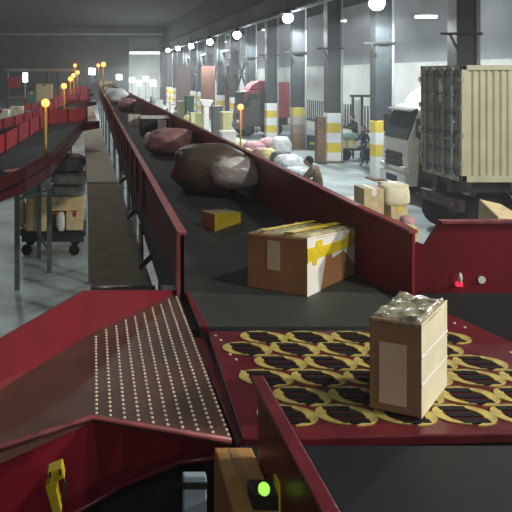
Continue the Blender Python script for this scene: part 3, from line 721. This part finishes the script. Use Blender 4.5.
# ------------------------------------------------------------------ trucks
def truck(label, x0, y0, W, body, cargo, clen, ch):
    t = thing('truck', (x0+1, y0+W/2, 0), label, 'truck', kind='thing')
    y1 = y0+W
    s = MB(); s.prism([(x0+.02,y0,.62),(x0-.03,y0,1.2),(x0+.02,y0,1.78),(x0+.38,y0,2.78),(x0+.6,y0,2.88),(x0+1.75,y0,2.88),(x0+1.75,y0,.62)], (0,W,0)); c = s.build('cab', body, t, bevel=.07, seg=3)
    s = MB(); s.prism([(x0-.005,y0+.09,1.84),(x0+.33,y0+.09,2.74),(x0+.37,y0+.09,2.72),(x0+.04,y0+.09,1.82)], (0,W-.18,0)); s.build('windshield', 'windshield', c)
    s = MB(); s.prism([(x0+.32,y0+.05,2.80),(x0+.14,y0+.05,2.74),(x0+.12,y0+.05,2.69),(x0+.34,y0+.05,2.70)], (0,W-.1,0)); s.build('sun_visor', 'cargo_dark', c)
    for yy in (y0-.034, y1-.012):
        s = MB(); s.prism([(x0+.30,yy,1.85),(x0+.55,yy,2.62),(x0+1.15,yy,2.62),(x0+1.15,yy,1.85)], (0,.02,0)); s.build('side_window', 'windshield', c)
    s = MB(); s.prism([(x0+.30,y0-.022,.64),(x0+.34,y0-.022,1.75),(x0+.62,y0-.022,2.6),(x0+1.74,y0-.022,2.86),(x0+1.74,y0-.022,.64)], (0,.015,0)); s.build('side_shade', 'cargo_dark', c)  # shade on the cab side put in as a dark sheet
    s = MB(); s.box(x0-.055, x0-.01, y0+.35, y1-.35, .98, 1.42)
    for k in range(3): s.box(x0-.07, x0-.01, y0+.3, y1-.3, 1.02+k*.14, 1.07+k*.14)
    s.build('grille', 'black', c)
    s = MB(); s.box(x0-.10, x0+.3, y0-.02, y1+.02, .45, .80); bpr = s.build('bumper', body, t, bevel=.04)
    s = MB(); s.box(x0-.115, x0-.09, y0+.5, y1-.5, .50, .70); s.build('bumper_vent', 'black', bpr)
    for yy in (y0+.06, y1-.36): MB().box(x0-.10, x0+.02, yy, yy+.30, .86, 1.02).build('headlight', 'white', t, bevel=.02)
    s = MB(); s.prism([(x0+.62,y0+.1,2.89),(x0+.85,y0+.1,3.22),(x0+1.15,y0+.1,3.42),(x0+1.7,y0+.1,3.45),(x0+1.7,y0+.1,2.89)], (0,W-.2,0)); s.build('roof_fairing', body, t, bevel=.05)
    for yy, sg in ((y0,-1),(y1,1)):
        s = MB(); s.tube([(x0+.35,yy,2.55),(x0+.22,yy+.22*sg,2.5)], .02); s.box(x0+.17,x0+.27,yy+.12*sg if sg>0 else yy-.3, yy+.3 if sg>0 else yy-.12, 1.95, 2.5); s.build('mirror', 'black', t)
    MB().box(x0+1.9, x0+1.9+clen, y0, y1, 1.15, ch).build('cargo_body', cargo, t, bevel=.02)
    MB().box(x0+.3, x0+1.9+clen, y0+.4, y1-.4, .7, 1.15).build('chassis', 'steel_dark', t)
    for xx in ((x0+.85, x0+3.6, x0+1.2+clen) if clen > 2 else (x0+.5, x0+1.6+clen/2)):
        for yy in (y0+.02, y1-.36): wheel(xx, yy, .48, par=t)
    return t
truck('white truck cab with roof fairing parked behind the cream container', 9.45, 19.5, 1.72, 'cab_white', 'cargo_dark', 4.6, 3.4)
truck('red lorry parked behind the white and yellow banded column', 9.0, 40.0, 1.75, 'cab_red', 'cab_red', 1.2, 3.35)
# ------------------------------------------------------------------ boxes on the floor right of the red wall
def carton(label, x0, x1, yt, yb, Y, dep, m, group=None, zb=None, cat='box', rz=0., tape='tape', name='carton'):
    a = P(x0, yb, Y); b = P(x1, yt, Y); z0_ = a.z if zb is None else zb
    cx, cy = (a.x+b.x)/2, Y+dep/2
    t = thing(name, (cx, cy, z0_), label, cat, group)
    MB().box(a.x, b.x, Y, Y+dep, z0_, b.z).build('box_body', m, t, bevel=.012)
    w_ = (b.x-a.x)*.12; MB().box(cx-w_, cx+w_, Y-.004, Y+dep+.004, b.z-.12, b.z+.004).build('tape_strip', tape, t)
    t.rotation_euler.z = rz
    return t
def pallet(label, x0, x1, y0, y1, zt=.14):
    t = thing('pallet', ((x0+x1)/2, (y0+y1)/2, 0), label, 'pallet'); s = MB()
    n = 6
    for k in range(n): w_ = (x1-x0)/n; s.box(x0+k*w_, x0+k*w_+w_*.75, y0, y1, zt-.03, zt)
    s.build('deck_boards', 'wood', t); s = MB()
    for y in (y0, (y0+y1)/2-.05, y1-.1): s.box(x0, x1, y, y+.1, 0, zt-.03)
    s.build('runner', 'wood', t)
Yb = 11.5
pallet('wooden pallet under the stacked tan cartons by the red wall', 4.65, 5.75, Yb-.1, Yb+1.1)
carton('brown carton on the lower layer of the stack beside the red wall', 364, 385, 216, 250, Yb, .45, 'card_pale', 'cartons stacked beside the red wall', zb=.14)
carton('narrow tan carton on the lower layer, under the rounded pale bundle', 391, 408, 205, 250, Yb, .45, 'card_pale', 'cartons stacked beside the red wall', zb=.14)
a = P(366,216,Yb)
carton('pale brown carton with open white flap topping the stack beside the red wall', 364, 384, 189, 216, Yb, .45, 'card_pale', 'cartons stacked beside the red wall', zb=a.z+.004, tape='paper')
a = P(398,206,Yb)
sack('wrapped_bundle', 'rounded pale bundle on top of the carton stack by the white truck', 'bundle', (a.x, Yb+.2, a.z+.17), (.24,.26,.18), 'card_cream', seed=21, amp=.06, pw=.5, zb=a.z+.003)
carton('flat cream box on the very top behind the rounded pale bundle', 387, 409, 184.5, 190, Yb+.5, .4, 'card_cream', zb=None)
carton('tall cream carton behind the rounded pale bundle holding the flat box', 388, 408, 190.2, 250, Yb+.5, .42, 'card_cream', zb=.14)
a = P(411,223,Yb-.4)
t = thing('parcel_box', (a.x, Yb-.3, 0), 'low carton at the right foot of the carton stack', 'box'); MB().box(a.x-.12, a.x+.14, Yb-.4, Yb-.13, 0, a.z-.08).build('box_body', 'card_pale', t, bevel=.01); MB().box(a.x-.02,a.x+.03, Yb-.404, Yb-.13, .3, a.z-.078).build('tape_strip', 'tape', t)
sack('parcel_pouch', 'little red and white pouch on the low carton', 'pouch', (a.x, Yb-.27, a.z-.08+.09), (.12,.11,.09), 'rose_sack', seed=31, zb=a.z-.078)
a = P(354,208,13.5); carton('flat white box behind the red wall, before the carton stack', 350, 364, 201, 222, 13.6, .5, 'white', zb=0)
t = carton('pale yellow upright panel in the gap beside the tall red panel', 409, 415, 226, 260, 9.6, .08, 'pale_yellow', zb=0, name='upright_board', cat='board')
# carton just over the tall red panel
a = P(498,222,8.6); b = P(530,222,8.6)
t = thing('carton', ((a.x+b.x)/2, 8.9, 0), 'tan carton showing over the tall red panel below the container', 'box')
s = MB(); s.hull4([(a.x,8.6,0),(b.x,8.6,0),(b.x,9.2,0),(a.x,9.2,0)], [(a.x+.0,8.6,P(0,217,8.6).z),(b.x,8.6,P(0,221,8.6).z),(b.x+.0,9.2,P(0,213,8.6).z),(a.x+.1,9.2,P(0,207,8.6).z)]); s.build('box_body', 'card_pale', t, bevel=.02)
# bollard beside the banded column
a = P(320.5,162,28.0); t = thing('bollard', (a.x, 28., 0), 'grey steel guard post beside the clean banded column', 'post')
MB().box(a.x-.19, a.x+.19, 27.85, 28.2, 0, 2.0).build('post', 'rust', t, bevel=.02); MB().box(a.x-.2, a.x+.2, 27.75, 28.3, 0, .05).build('base_plate', 'steel_dark', t)
t = thing('guard_block', (10.2, 32.6, 0), 'low grey guard block at the foot of the rust-based column', 'block'); MB().box(10.85, 11.2, 32.7, 33.3, 0, .75).build('block', 'column_paint', t, bevel=.04); MB().box(10.9,11.15,32.69,33.31,.3,.42).build('stripe','yellow',t)
# sacks piled on the floor
for k, (x, y, Y, r, m, lb) in enumerate([
  (244,152,29.0,(.42,.45,.28),'yellow_sack','pale yellow sack at the near-belt end of the floor pile'),
  (254,148,30.5,(.5,.5,.36),'rose_sack','rose pink sack in the middle of the floor pile'),
  (261,156,28.2,(.38,.4,.34),'pink_sack','dull pink sack at the front of the floor pile'),
  (271,144,31.0,(.62,.6,.42),'rose_sack','large mauve sack at the back of the floor pile'),
  (281,150,29.6,(.45,.5,.52),'white_sack','bulging white sack standing out of the floor pile'),
  (268,158,27.6,(.36,.4,.36),'yellow_sack','bright yellow sack in front of the white sack'),
  (281,162,26.4,(.42,.4,.38),'dark_sack','dark sack at the foot of the white sack'),
  (289,166,25.2,(.55,.5,.38),'clear_film','clear plastic bag on the floor between the pile and the crouching person'),
  (236,146,32.,(.6,.5,.35),'card_cream','cream bundle beyond the amber lamp pole'),
  (298,170,24.0,(.45,.4,.22),'clear_film','flattened clear plastic bag nearest the crouching person')]):
    c = P(x, y, Y); sack('floor_sack', lb, 'sack', (c.x, Y, r[2]*.92), r, m, 'sacks piled on the floor behind the red wall', seed=40+k, zb=0)
# ------------------------------------------------------------------ fence, booth frame, tricycle
s = MB(); x = 15.9
t = thing('picket_fence', (x, 38, 0), 'row of thin grey pickets along the foot of the white side wall', 'fence')
for k in range(60): y = 30+k*.42; s.box(x-.03, x+.03, y, y+.09, 0, 2.0-.02*(k%3))
s.build('picket', 'column_paint', t); MB().box(x-.05, x+.05, 30, 55.2, .5, .62).build('rail', 'column_paint', t)
MB().box(x-.35, x-.07, 30, 55.2, 0, .45).build('kerb', 'wall_white', t)
a = P(352,158,30.7); b = P(377,97,30.7)
t = thing('booth_frame', ((a.x+b.x)/2, 30.71, 0), 'open grey door frame standing between the tricycle and the yellow-topped column', 'frame')
for x in (a.x+.04, P(362,0,30.7).x, b.x-.04): MB().box(x-.045, x+.045, 30.66, 30.76, 0, b.z).build('post', 'column_paint', t)
s = MB(); s.box(a.x-.08, b.x+.02, 30.64, 30.78, b.z, b.z+.1); s.build('head_beam', 'column_paint', t)
MB().box(P(354,0,30.7).x, P(361,0,30.7).x, 30.69, 30.73, .6, b.z-.15).build('side_sheet', 'wall_white', t)
a = P(339,162,28.7); b = P(376,162,28.7)
t = thing('cargo_tricycle', ((a.x+b.x)/2, 29.0, 0), 'flat cargo tricycle loaded with cartons behind the clean banded column', 'tricycle')
MB().box(a.x, b.x, 28.75, 29.3, .45, .55).build('cargo_bed', 'steel_dark', t)
for x, y in ((a.x+.3,28.78),(b.x-.35,28.78)):
    s = MB(); s.tube([(x,y,.28),(x,y+.12,.28)], .28, 16); s.build('wheel', 'rubber', t)
s = MB(); s.tube([(a.x+.05,29.0,.5),(a.x-.12,29.0,1.0),(a.x-.05,29.0,1.1)], .03); s.build('fork', 'steel_dark', t)
for (x0,x1,yt,m,lb) in [(340,348,140,'card_pale','worn brown carton at the column end of the tricycle bed'), (348,358,141,'card_cream','cream carton in the middle of the tricycle bed'), (365,375,142,'card_pale','pale carton at the frame end of the tricycle bed')]:
    p0 = P(x0,0,28.8); p1 = P(x1,0,28.8); zt_ = P(0,yt,28.8).z
    q = thing('carton', ((p0.x+p1.x)/2, 29.0, .55), lb, 'box', 'cartons on the tricycle'); MB().box(p0.x+.02, p1.x-.02, 28.8, 29.2, .553, zt_).build('box_body', m, q, bevel=.01); MB().box((p0.x+p1.x)/2-.04,(p0.x+p1.x)/2+.04, 28.796, 29.204, zt_-.15, zt_+.003).build('tape_strip','tape',q)
c = P(347,138,28.9); z_ = P(0,140,28.8).z+.003
sack('wrapped_bundle', 'pale green wrapped bundle lying over the tricycle cartons', 'bundle', (c.x+.1, 29.0, z_+.16), (.42,.2,.16), 'green_sack', seed=61, zb=z_)
# ------------------------------------------------------------------ people
STAND = dict(pel=(0,0,.93), sp=(0,.0,1.13), ch=(0,-.01,1.34), nk=(0,-.01,1.47), hd=(0,-.03,1.60),
  hl=(.09,0,.90), kl=(.10,-.03,.50), al=(.10,.02,.08), tl=(.11,-.15,.035), hr=(-.09,0,.90), kr=(-.10,-.03,.50), ar=(-.10,.02,.08), tr=(-.11,-.15,.035),
  sl=(.19,0,1.40), el=(.24,.03,1.14), wl=(.23,-.06,.91), sr=(-.19,0,1.40), er=(-.24,.03,1.14), wr=(-.23,-.06,.91))
RAD = dict(pel=.135, sp=.125, ch=.15, nk=.055, hd=.06, hl=.09, kl=.062, al=.043, tl=.038, hr=.09, kr=.062, ar=.043, tr=.038, sl=.066, el=.046, wl=.030, sr=.066, er=.046, wr=.030)
EDG = [('pel','sp'),('sp','ch'),('ch','nk'),('nk','hd'),('pel','hl'),('hl','kl'),('kl','al'),('al','tl'),('pel','hr'),('hr','kr'),('kr','ar'),('ar','tr'),('ch','sl'),('sl','el'),('el','wl'),('ch','sr'),('sr','er'),('er','wr')]
ZONE = {('pel','sp'):1,('sp','ch'):1,('ch','nk'):1,('nk','hd'):0,('pel','hl'):2,('hl','kl'):2,('kl','al'):2,('al','tl'):3,('pel','hr'):2,('hr','kr'):2,('kr','ar'):2,('ar','tr'):3,('ch','sl'):1,('sl','el'):1,('el','wl'):1,('ch','sr'):1,('sr','er'):1,('er','wr'):1}
def person(label, loc, rz, top, bottom, pose=None, scale=1., hat=None, fat=1.):
    J = {k: V(v) for k, v in {**STAND, **(pose or {})}.items()}
    keys = list(J); me = bpy.data.meshes.new('person'); me.from_pydata([J[k] for k in keys], [(keys.index(a), keys.index(b)) for a, b in EDG], [])
    o = bpy.data.objects.new('person', me); COL.objects.link(o)
    o.modifiers.new('sk', 'SKIN'); sl = me.skin_vertices[0].data
    for i, k in enumerate(keys): sl[i].radius = (RAD[k]*(fat if k not in ('nk','hd') else 1), RAD[k]*(fat if k not in ('nk','hd') else 1)*(.72 if k in ('pel','sp','ch') else 1)); sl[i].use_root = (k == 'pel')
    q = o.modifiers.new('ss', 'SUBSURF'); q.levels = 1; q.render_levels = 1
    dg = bpy.context.evaluated_depsgraph_get(); ev = o.evaluated_get(dg)
    m2 = bpy.data.meshes.new_from_object(ev); bm = bmesh.new(); bm.from_mesh(m2)
    o.modifiers.clear()
    def near(p):
        best = None
        for a, b in EDG:
            A_, B_ = J[a], J[b]; u = max(0, min(1, (p-A_).dot(B_-A_)/(B_-A_).length_squared)); d = (p-A_.lerp(B_, u)).length/max(.04, RAD[a])
            if best is None or d < best[0]: best = (d, ZONE[(a, b)])
        return best[1]
    for f in bm.faces: f.material_index = near(f.calc_center_median()); f.smooth = True
    me2 = bpy.data.meshes.new('person'); bm.to_mesh(me2); bm.free()
    g = MB(); hd = J['hd']; dirn = V((0,-1,0))
    g.ball(hd+V((0,0,.02)), (.078,.096,.118), 0, 14, 10); g.ball(hd+V((0,-.098,.0)), (.014,.02,.024), 0, 8, 6)
    for s_ in (-1, 1):
        g.ball(hd+V((.078*s_,0,.01)), (.012,.024,.032), 0, 8, 6); g.ball(hd+V((.030*s_,-.088,.032)), (.013,.008,.008), 4, 8, 6)
    g.ball(hd+V((0,-.088,-.045)), (.026,.008,.007), 5, 8, 6)
    for e_, w_ in (('el','wl'),('er','wr')):
        d = (J[w_]-J[e_]).normalized(); p = J[w_]; sd = V((1,0,0)) if abs(d.x) < .7 else V((0,0,1)); sd = (sd-d*sd.dot(d)).normalized(); nn = d.cross(sd)
        g.ball(p+d*.05, (.036,.030,.045), 0, 10, 7)
        for k in range(4):
            b_ = p+d*.085+sd*(-.027+.018*k); ln = (.06,.075,.07,.055)[k]
            g.tube([b_, b_+d*ln*.55+nn*.006, b_+d*ln*.9+nn*.025], [.0095,.009,.007], 6, 0)
        g.tube([p+d*.03+sd*.03, p+d*.055+sd*.055+nn*.01, p+d*.085+sd*.058+nn*.02], [.011,.010,.008], 6, 0)
    n0 = len(me2.vertices); bm = bmesh.new(); bm.from_mesh(me2); vv = [bm.verts.new(v) for v in g.v]
    for f, mi in zip(g.f, g.m):
        try: ff = bm.faces.new([vv[i] for i in f]); ff.material_index = mi; ff.smooth = True
        except ValueError: pass
    bm.to_mesh(me2); bm.free()
    for m in ('skin', top, bottom, 'black', 'hair', 'red_plate'): me2.materials.append(M[m])
    o.data = me2; o.location = loc; o.rotation_euler.z = rz; o.scale = (scale,)*3
    tag(o, label, 'person')
    h = MB(); h.ball((hd.x, hd.y+.018, hd.z+.045), (.088,.098,.108), 0, 14, 9)
    hm = h
    hm.v = [v if not (v.y < hd.y-.03 and v.z < hd.z+.07) else V((v.x*1., hd.y-.045, max(v.z, hd.z+.03))) for v in hm.v]
    mesh = bpy.data.meshes.new('hair'); mesh.from_pydata(hm.v, [], hm.f); mesh.polygons.foreach_set('use_smooth', [True]*len(mesh.polygons)); mesh.materials.append(M[hat or 'hair'])
    ho = bpy.data.objects.new('hair', mesh); COL.objects.link(ho); ho.parent = o
    return o
SIT = dict(pel=(0,0,.55), sp=(0,-.03,.76), ch=(0,-.08,.97), nk=(0,-.12,1.09), hd=(0,-.16,1.21), hl=(.1,-.02,.52), kl=(.15,-.42,.52), al=(.15,-.42,.10), tl=(.16,-.56,.05), hr=(-.1,-.02,.52), kr=(-.15,-.42,.52), ar=(-.15,-.42,.10), tr=(-.16,-.56,.05),
  sl=(.19,-.07,1.02), el=(.25,-.25,.82), wl=(.18,-.48,.80), sr=(-.19,-.07,1.02), er=(-.25,-.25,.82), wr=(-.18,-.48,.80))
CROUCH = dict(pel=(0,.10,.32), sp=(0,.08,.50), ch=(0,-.02,.68), nk=(0,-.10,.79), hd=(0,-.17,.89), hl=(.11,.06,.31), kl=(.19,-.30,.44), al=(.16,-.10,.08), tl=(.17,-.27,.035), hr=(-.11,.06,.31), kr=(-.19,-.30,.44), ar=(-.16,-.10,.08), tr=(-.17,-.27,.035),
  sl=(.19,-.03,.74), el=(.22,-.20,.54), wl=(.10,-.38,.45), sr=(-.19,-.03,.74), er=(-.22,-.20,.54), wr=(-.10,-.38,.45))
WALK = dict(kl=(.10,-.18,.52), al=(.10,-.16,.10), tl=(.11,-.33,.06), kr=(-.10,.05,.48), ar=(-.10,.28,.12), tr=(-.11,.16,.035), el=(.25,.08,1.15), wl=(.2,-.12,1.0), er=(-.24,-.14,1.14), wr=(-.15,-.36,1.08))
c = P(316,198,19.6)
person('person in brown camouflage jacket crouching behind the red wall', (c.x, 19.6, 0), math.radians(-125), 'camo', 'dark_cloth', CROUCH, 1.3, fat=1.35)
c = P(364,166,27.2)
person('person in navy work clothes walking past the cargo tricycle', (c.x, 27.2, 0), math.radians(-75), 'navy', 'jeans', WALK, .95)
c = P(357,160,29.6)
o = person('person in black jacket seated behind the cargo tricycle', (c.x, 29.75, .50), math.radians(-80), 'dark_cloth', 'dark_cloth', SIT, 1.08)
t = thing('stool', (c.x, 29.75, 0), 'dark block seat beneath the person in the black jacket', 'seat')
MB().box(c.x-.3, c.x+.62, 29.45, 30.1, .86, .93).build('seat', 'steel_dark', t, bevel=.02)
for dx in (-.25,.5):
    for dy in (-.25,.25): MB().box(c.x+dx, c.x+dx+.06, 29.72+dy, 29.78+dy, 0, .86).build('leg', 'steel_dark', t)
MB().box(c.x+.0, c.x+.62, 29.4, 30.1, .46, .52).build('footrest', 'steel_dark', t)
for x, yb, Y, top, bot, rz, lb in [(167,122,40.,'white_cloth','white_cloth',40,'person in white clothes standing beside the amber lamp pole by the red wall'), (176,122,42.,'white_cloth','jeans',-60,'person in a white shirt and blue trousers behind the red wall'), (187,126,38.,'pale_yellow','dark_cloth',20,'person in a pale yellow top near the dark green crate'), (143,108,58.,'white_cloth','dark_cloth',0,'person in a white shirt close to the bright dock, nearer the belt'), (151,107,62.,'jeans','dark_cloth',90,'person in blue top silhouetted before the bright dock opening')]:
    c = P(x, yb, Y); person(lb, (c.x, Y, 0), math.radians(rz), top, bot, WALK if rz % 40 else None)
c = P(206,130,36.)
t = thing('pedestal_stand', (c.x, 36., 0), 'white pedestal stand with wide flared top behind the red wall', 'stand')
zt = P(206,99,36.).z
s = MB(); s.prism([(c.x-.40,36,zt),(c.x+.42,36,zt-.06),(c.x+.22,36,zt-.45),(c.x-.16,36,zt-.42)], (0,.35,0)); s.build('flared_top', 'white', t, bevel=.04)
MB().box(c.x-.13, c.x+.17, 36.02, 36.3, .04, zt-.42).build('column', 'white', t, bevel=.03); MB().box(c.x-.35, c.x+.35, 35.85, 36.5, 0, .05).build('base', 'grey_sack', t)
# crates beyond the red wall
def crate(label, x0, x1, yt, yb, Y, m, dep=.6):
    a = P(x0, yb, Y); b = P(x1, yt, Y); t = thing('crate', ((a.x+b.x)/2, Y+dep/2, 0), label, 'crate')
    h = max(.2, b.z); 
    MB().box(a.x, b.x, Y, Y+dep, 0, h).build('body', m, t, bevel=.02); MB().box(a.x-.03, b.x+.03, Y-.03, Y+dep+.03, h-.1, h-.02).build('rim', m, t)
crate('dark green crate among the people beyond the red wall', 186,194,96,128,40.,'green_dark')
crate('pale yellow-green crate left of the white pedestal stand', 191,203,113,130,36.5,'pale_yellow')
crate('tall pale yellow-green crate right of the white pedestal stand', 223,232,112,140,30.5,'pale_yellow')
crate('dark crate between the pedestal stand and the cross braces', 213,223,106,130,38.,'dark_sack')
crate('low white crate at the foot of the tall pale yellow-green crate', 222,236,131,142,29.4,'white')
crate('cream crate near the person in the pale yellow top', 178,185,101,126,41.,'card_cream')
crate('low white crate by the far end of the red wall', 155,163,100,118,46.,'white')
# ------------------------------------------------------------------ under and beyond the left chutes
Yp = 13.6
a = P(19,247,Yp); b = P(86,247,Yp)
t = thing('cargo_trolley', ((a.x+b.x)/2, Yp+.5, 0), 'low dark trolley loaded with cartons and sacks under the dark red chute', 'trolley')
zd = P(0,232,Yp).z
MB().box(a.x, b.x, Yp, Yp+1.1, zd-.08, zd).build('deck', 'black', t); MB().box(a.x+.05, b.x-.05, Yp+.05, Yp+1.05, zd-.22, zd-.08).build('chassis', 'steel_dark', t)
for x in (a.x+.15, b.x-.25):
    for y in (Yp+.08, Yp+.9): s = MB(); s.tube([(x,y,.11),(x,y+.08,.11)], .11, 14); s.build('wheel', 'rubber', t)
G_ = 'load on the dark trolley'
def tcarton(label, x0, x1, yt, yb, m, y0=0., dep=.5, tape='tape'):
    p0 = P(x0, yb, Yp+y0); p1 = P(x1, yt, Yp+y0); zz = max(p0.z, zd+.003)
    q = thing('carton', ((p0.x+p1.x)/2, Yp+y0+dep/2, zz), label, 'box', G_)
    MB().box(p0.x, p1.x, Yp+y0, Yp+y0+dep, zz, p1.z).build('box_body', m, q, bevel=.015)
    w_ = (p1.x-p0.x)*.1; xm = (p0.x+p1.x)/2; MB().box(xm-w_, xm+w_, Yp+y0-.004, Yp+y0+dep+.004, p1.z-.1, p1.z+.004).build('tape_strip', tape, q)
tcarton('tall pale carton with light left edge on the dark trolley', 26,46,198,231.5,'card_pale', .02)
tcarton('yellow-tan carton carrying the grey sacks on the dark trolley', 49,84,197,211,'card_pale', .15, .8, 'card_cream')
tcarton('dark supporting carton in shadow below the yellow-tan carton', 50,82,211.3,231.5,'card', .3, .6)
tcarton('small red-edged yellow carton at the belt end of the dark trolley', 66,83,212,230.5,'card_pale', .0, .28, 'red_bright')
c = P(61,231,Yp+.1); sack('parcel_pouch', 'small round white pouch in front of the stacked cartons on the trolley', 'pouch', (c.x, Yp+.1, zd+.20), (.10,.1,.20), 'white_cloth', G_, seed=70, zb=zd+.003, amp=.05)
c = P(22,230,Yp+.2); sack('parcel_pouch', 'narrow yellow pouch beside the tall pale carton', 'pouch', (c.x, Yp+.3, zd+.32), (.075,.14,.30), 'yellow_sack', G_, seed=71, zb=zd+.003, amp=.05)
zc = P(0,198,Yp+.02).z
c = P(30,193,Yp+.2); sack('parcel_sack', 'crumpled pale green sack on the tall pale carton', 'sack', (c.x, Yp+.3, zc+.13), (.24,.24,.13), 'green_sack', G_, seed=72, zb=zc+.006)
zc = P(0,197,Yp+.15).z
c = P(69,192,Yp+.5); sack('parcel_sack', 'flat grey sack, lower of the two under the dark bag', 'sack', (c.x, Yp+.5, zc+.115), (.40,.38,.11), 'grey_sack', G_, seed=73, zb=zc+.006, pw=.5, amp=.05)
c = P(70,180,Yp+.5); sack('parcel_sack', 'flat pale grey sack lying directly beneath the dark bag', 'sack', (c.x, Yp+.5, zc+.36), (.41,.38,.125), 'grey_sack', G_, seed=74, zb=zc+.228, pw=.5, amp=.05)
c = P(67,166,Yp+.5); sack('parcel_bag', 'dark grey bag topping the load on the trolley', 'bag', (c.x, Yp+.5, zc+.68), (.40,.35,.19), 'dark_sack', G_, seed=75, zb=zc+.488, pw=.6, amp=.08)
# parcels riding on the dark red chute
for k, (x, y, Y, r, m, lb) in enumerate([(30,168,12.7,(.22,.18,.05),'white','flat white parcel sliding on the dark red chute'), (14,172,11.8,(.20,.16,.05),'rose_sack','flat pinkish parcel lower on the dark red chute'), (38,161,13.4,(.15,.15,.05),'white_sack','small pale parcel higher on the dark red chute')]):
    c = P(x, y, Y); sack('chute_parcel', lb, 'parcel', c, r, m, 'parcels on the dark red chute', seed=80+k, zb=c.z-.05, pw=.4, amp=.03)
# beyond: stacks of parcels on the far left floor
for (x0,x1,yt,yb,Y,m,lb,tp_) in [(-8,8,110,150,25.,'white','big white box with a red stripe beyond the red chutes','red_bright'), (10,22,107,150,26.,'card_cream','stack-high cream carton beside the red-striped white box','card_pale'), (-2,8,124,150,24.2,'yellow_sack','yellow box below the red-striped white box','tape'), (22,31,112,150,27.,'dark_sack','dark bin between the cream carton and the bright red chute','steel_dark'), (27,36,92,140,38.,'green_dark','dark green bin below the hanging white lamp','yellow'), (36,52,84,130,42.,'card_pale','large tan crate behind the amber lamp of the dark red chute','card'), (55,62,88,120,44.,'card_dark','brown crate beyond the second amber lamp','card_pale')]:
    carton(lb, x0, x1, yt, yb, Y, .8, m, zb=0, tape=tp_, name='carton' if 'box' in lb or 'carton' in lb else 'storage_bin', cat='box' if 'box' in lb or 'carton' in lb else 'bin')
# small clutter along the tan belt
for k, (x, y, Y, r, m, lb) in enumerate([(76,133,21.,(.14,.2,.2),'yellow_sack','small yellow parcel in the gap beside the tan belt'), (80,127,23.,(.2,.2,.2),'white_sack','small white parcel in the gap beside the tan belt'), (68,140,19.,(.2,.2,.2),'card_pale','little tan parcel in the gap behind the dark red chute'), (62,146,18.,(.2,.2,.18),'white_sack','pale parcel in the gap close to the dark red chute')]):
    c = P(x, y, Y); z_ = c.z
    t = sack('gap_parcel', lb, 'parcel', (c.x, Y, max(r[2], z_)), r, m, 'parcels in the gap behind the dark red chute', seed=90+k, zb=max(0,z_-r[2]))
# overhead gantry
Yg = 43.
a = P(4,70,Yg); b = P(73,71,Yg)
t = thing('overhead_gantry', ((a.x+b.x)/2, Yg, 0), 'pale pinkish steel gantry beam on thin posts across the far left hall', 'gantry')
MB().box(a.x, b.x, Yg-.1, Yg+.1, a.z-.09, a.z+.09).build('beam', 'roller_steel', t)
for x in (7, 47, 58, 72): p = P(x, 70, Yg); MB().box(p.x-.07, p.x+.07, Yg-.07, Yg+.07, 0, p.z-.09).build('post', 'column_paint', t)
p0, p1 = P(8,97.5,Yg), P(30,97.5,Yg); MB().box(p0.x, p1.x, Yg-.06, Yg+.06, p0.z-.06, p0.z+.06).build('lower_rail', 'roller_steel', t)
a = P(25.5,71,Yg); b = P(25.5,82,Yg)
t = thing('hanging_lamp', a, 'bright white lamp panel hanging under the gantry beam', 'lamp')
MB().box(a.x-.17, a.x+.17, Yg-.2, Yg-.14, b.z, a.z-.12).build('panel', emit('panel_light', (.9,1,1), 7), t, bevel=.03)
MB().box(a.x-.03, a.x+.03, Yg-.19, Yg-.15, P(0,97,Yg).z, b.z).build('stem', 'white', t)
a = P(8,77,Yg-.5); b = P(20,88,Yg-.5)
t = thing('hanging_sign', ((a.x+b.x)/2, Yg-.5, b.z), 'dull red blank board hanging below the gantry beam', 'sign')
MB().box(a.x, b.x, Yg-.5, Yg-.45, b.z, a.z).build('board', 'red_bright', t); s = MB()
for x in (a.x+.1, b.x-.1): s.tube([(x,Yg-.47,a.z),(x,Yg-.02,P(0,71,Yg).z)], .02, 6)
s.build('hanger', 'black', t)
# dark clothed machinery behind the gantry
carton('low white cabinet under the hanging white lamp', 27, 36, 92, 120, 47., .7, 'white', zb=0, name='cabinet', cat='cabinet')
# ------------------------------------------------------------------ unseen fill lights added to lift the hall, air, camera
for (x, y, z, e) in [(-6, 13, 10.4, 120), (-5, 34, 10.4, 420), (.5, 22, 10.4, 160), (-.5, -3.6, 7.0, 120)]:
    l = light('AREA', (x, y, z), e, (.9,1,.97)); l.data.shape = 'SQUARE'; l.data.size = 1.5
W = bpy.data.worlds.new('air'); S.world = W; W.use_nodes = True
nt = W.node_tree; bg = nt.nodes['Background']; bg.inputs['Color'].default_value = (.02,.025,.03,1); bg.inputs['Strength'].default_value = .5
vs = nt.nodes.new('ShaderNodeVolumeScatter'); vs.inputs['Density'].default_value = .0032; vs.inputs['Anisotropy'].default_value = .35; vs.inputs['Color'].default_value = (.92,.97,1,1)
nt.links.new(vs.outputs[0], nt.nodes['World Output'].inputs['Volume'])
cam = bpy.data.cameras.new('camera'); co = bpy.data.objects.new('camera', cam); COL.objects.link(co)
co.location = (0, 0, H); co.rotation_euler = (math.pi/2, 0, 0)
cam.sensor_width = 36; cam.lens = 36*F/512; cam.shift_x = (256-VX)/512; cam.shift_y = -(256-VY)/512; cam.clip_start = .05; cam.clip_end = 300
S.camera = co
S.view_settings.view_transform = 'Standard'; S.view_settings.look = 'None'; S.view_settings.gamma = 1; S.view_settings.exposure = 0.0
S.view_settings.use_curve_mapping = False
S.cycles.use_denoising = True; S.cycles.max_bounces = 6; S.cycles.volume_bounces = 0; S.cycles.sample_clamp_indirect = 4
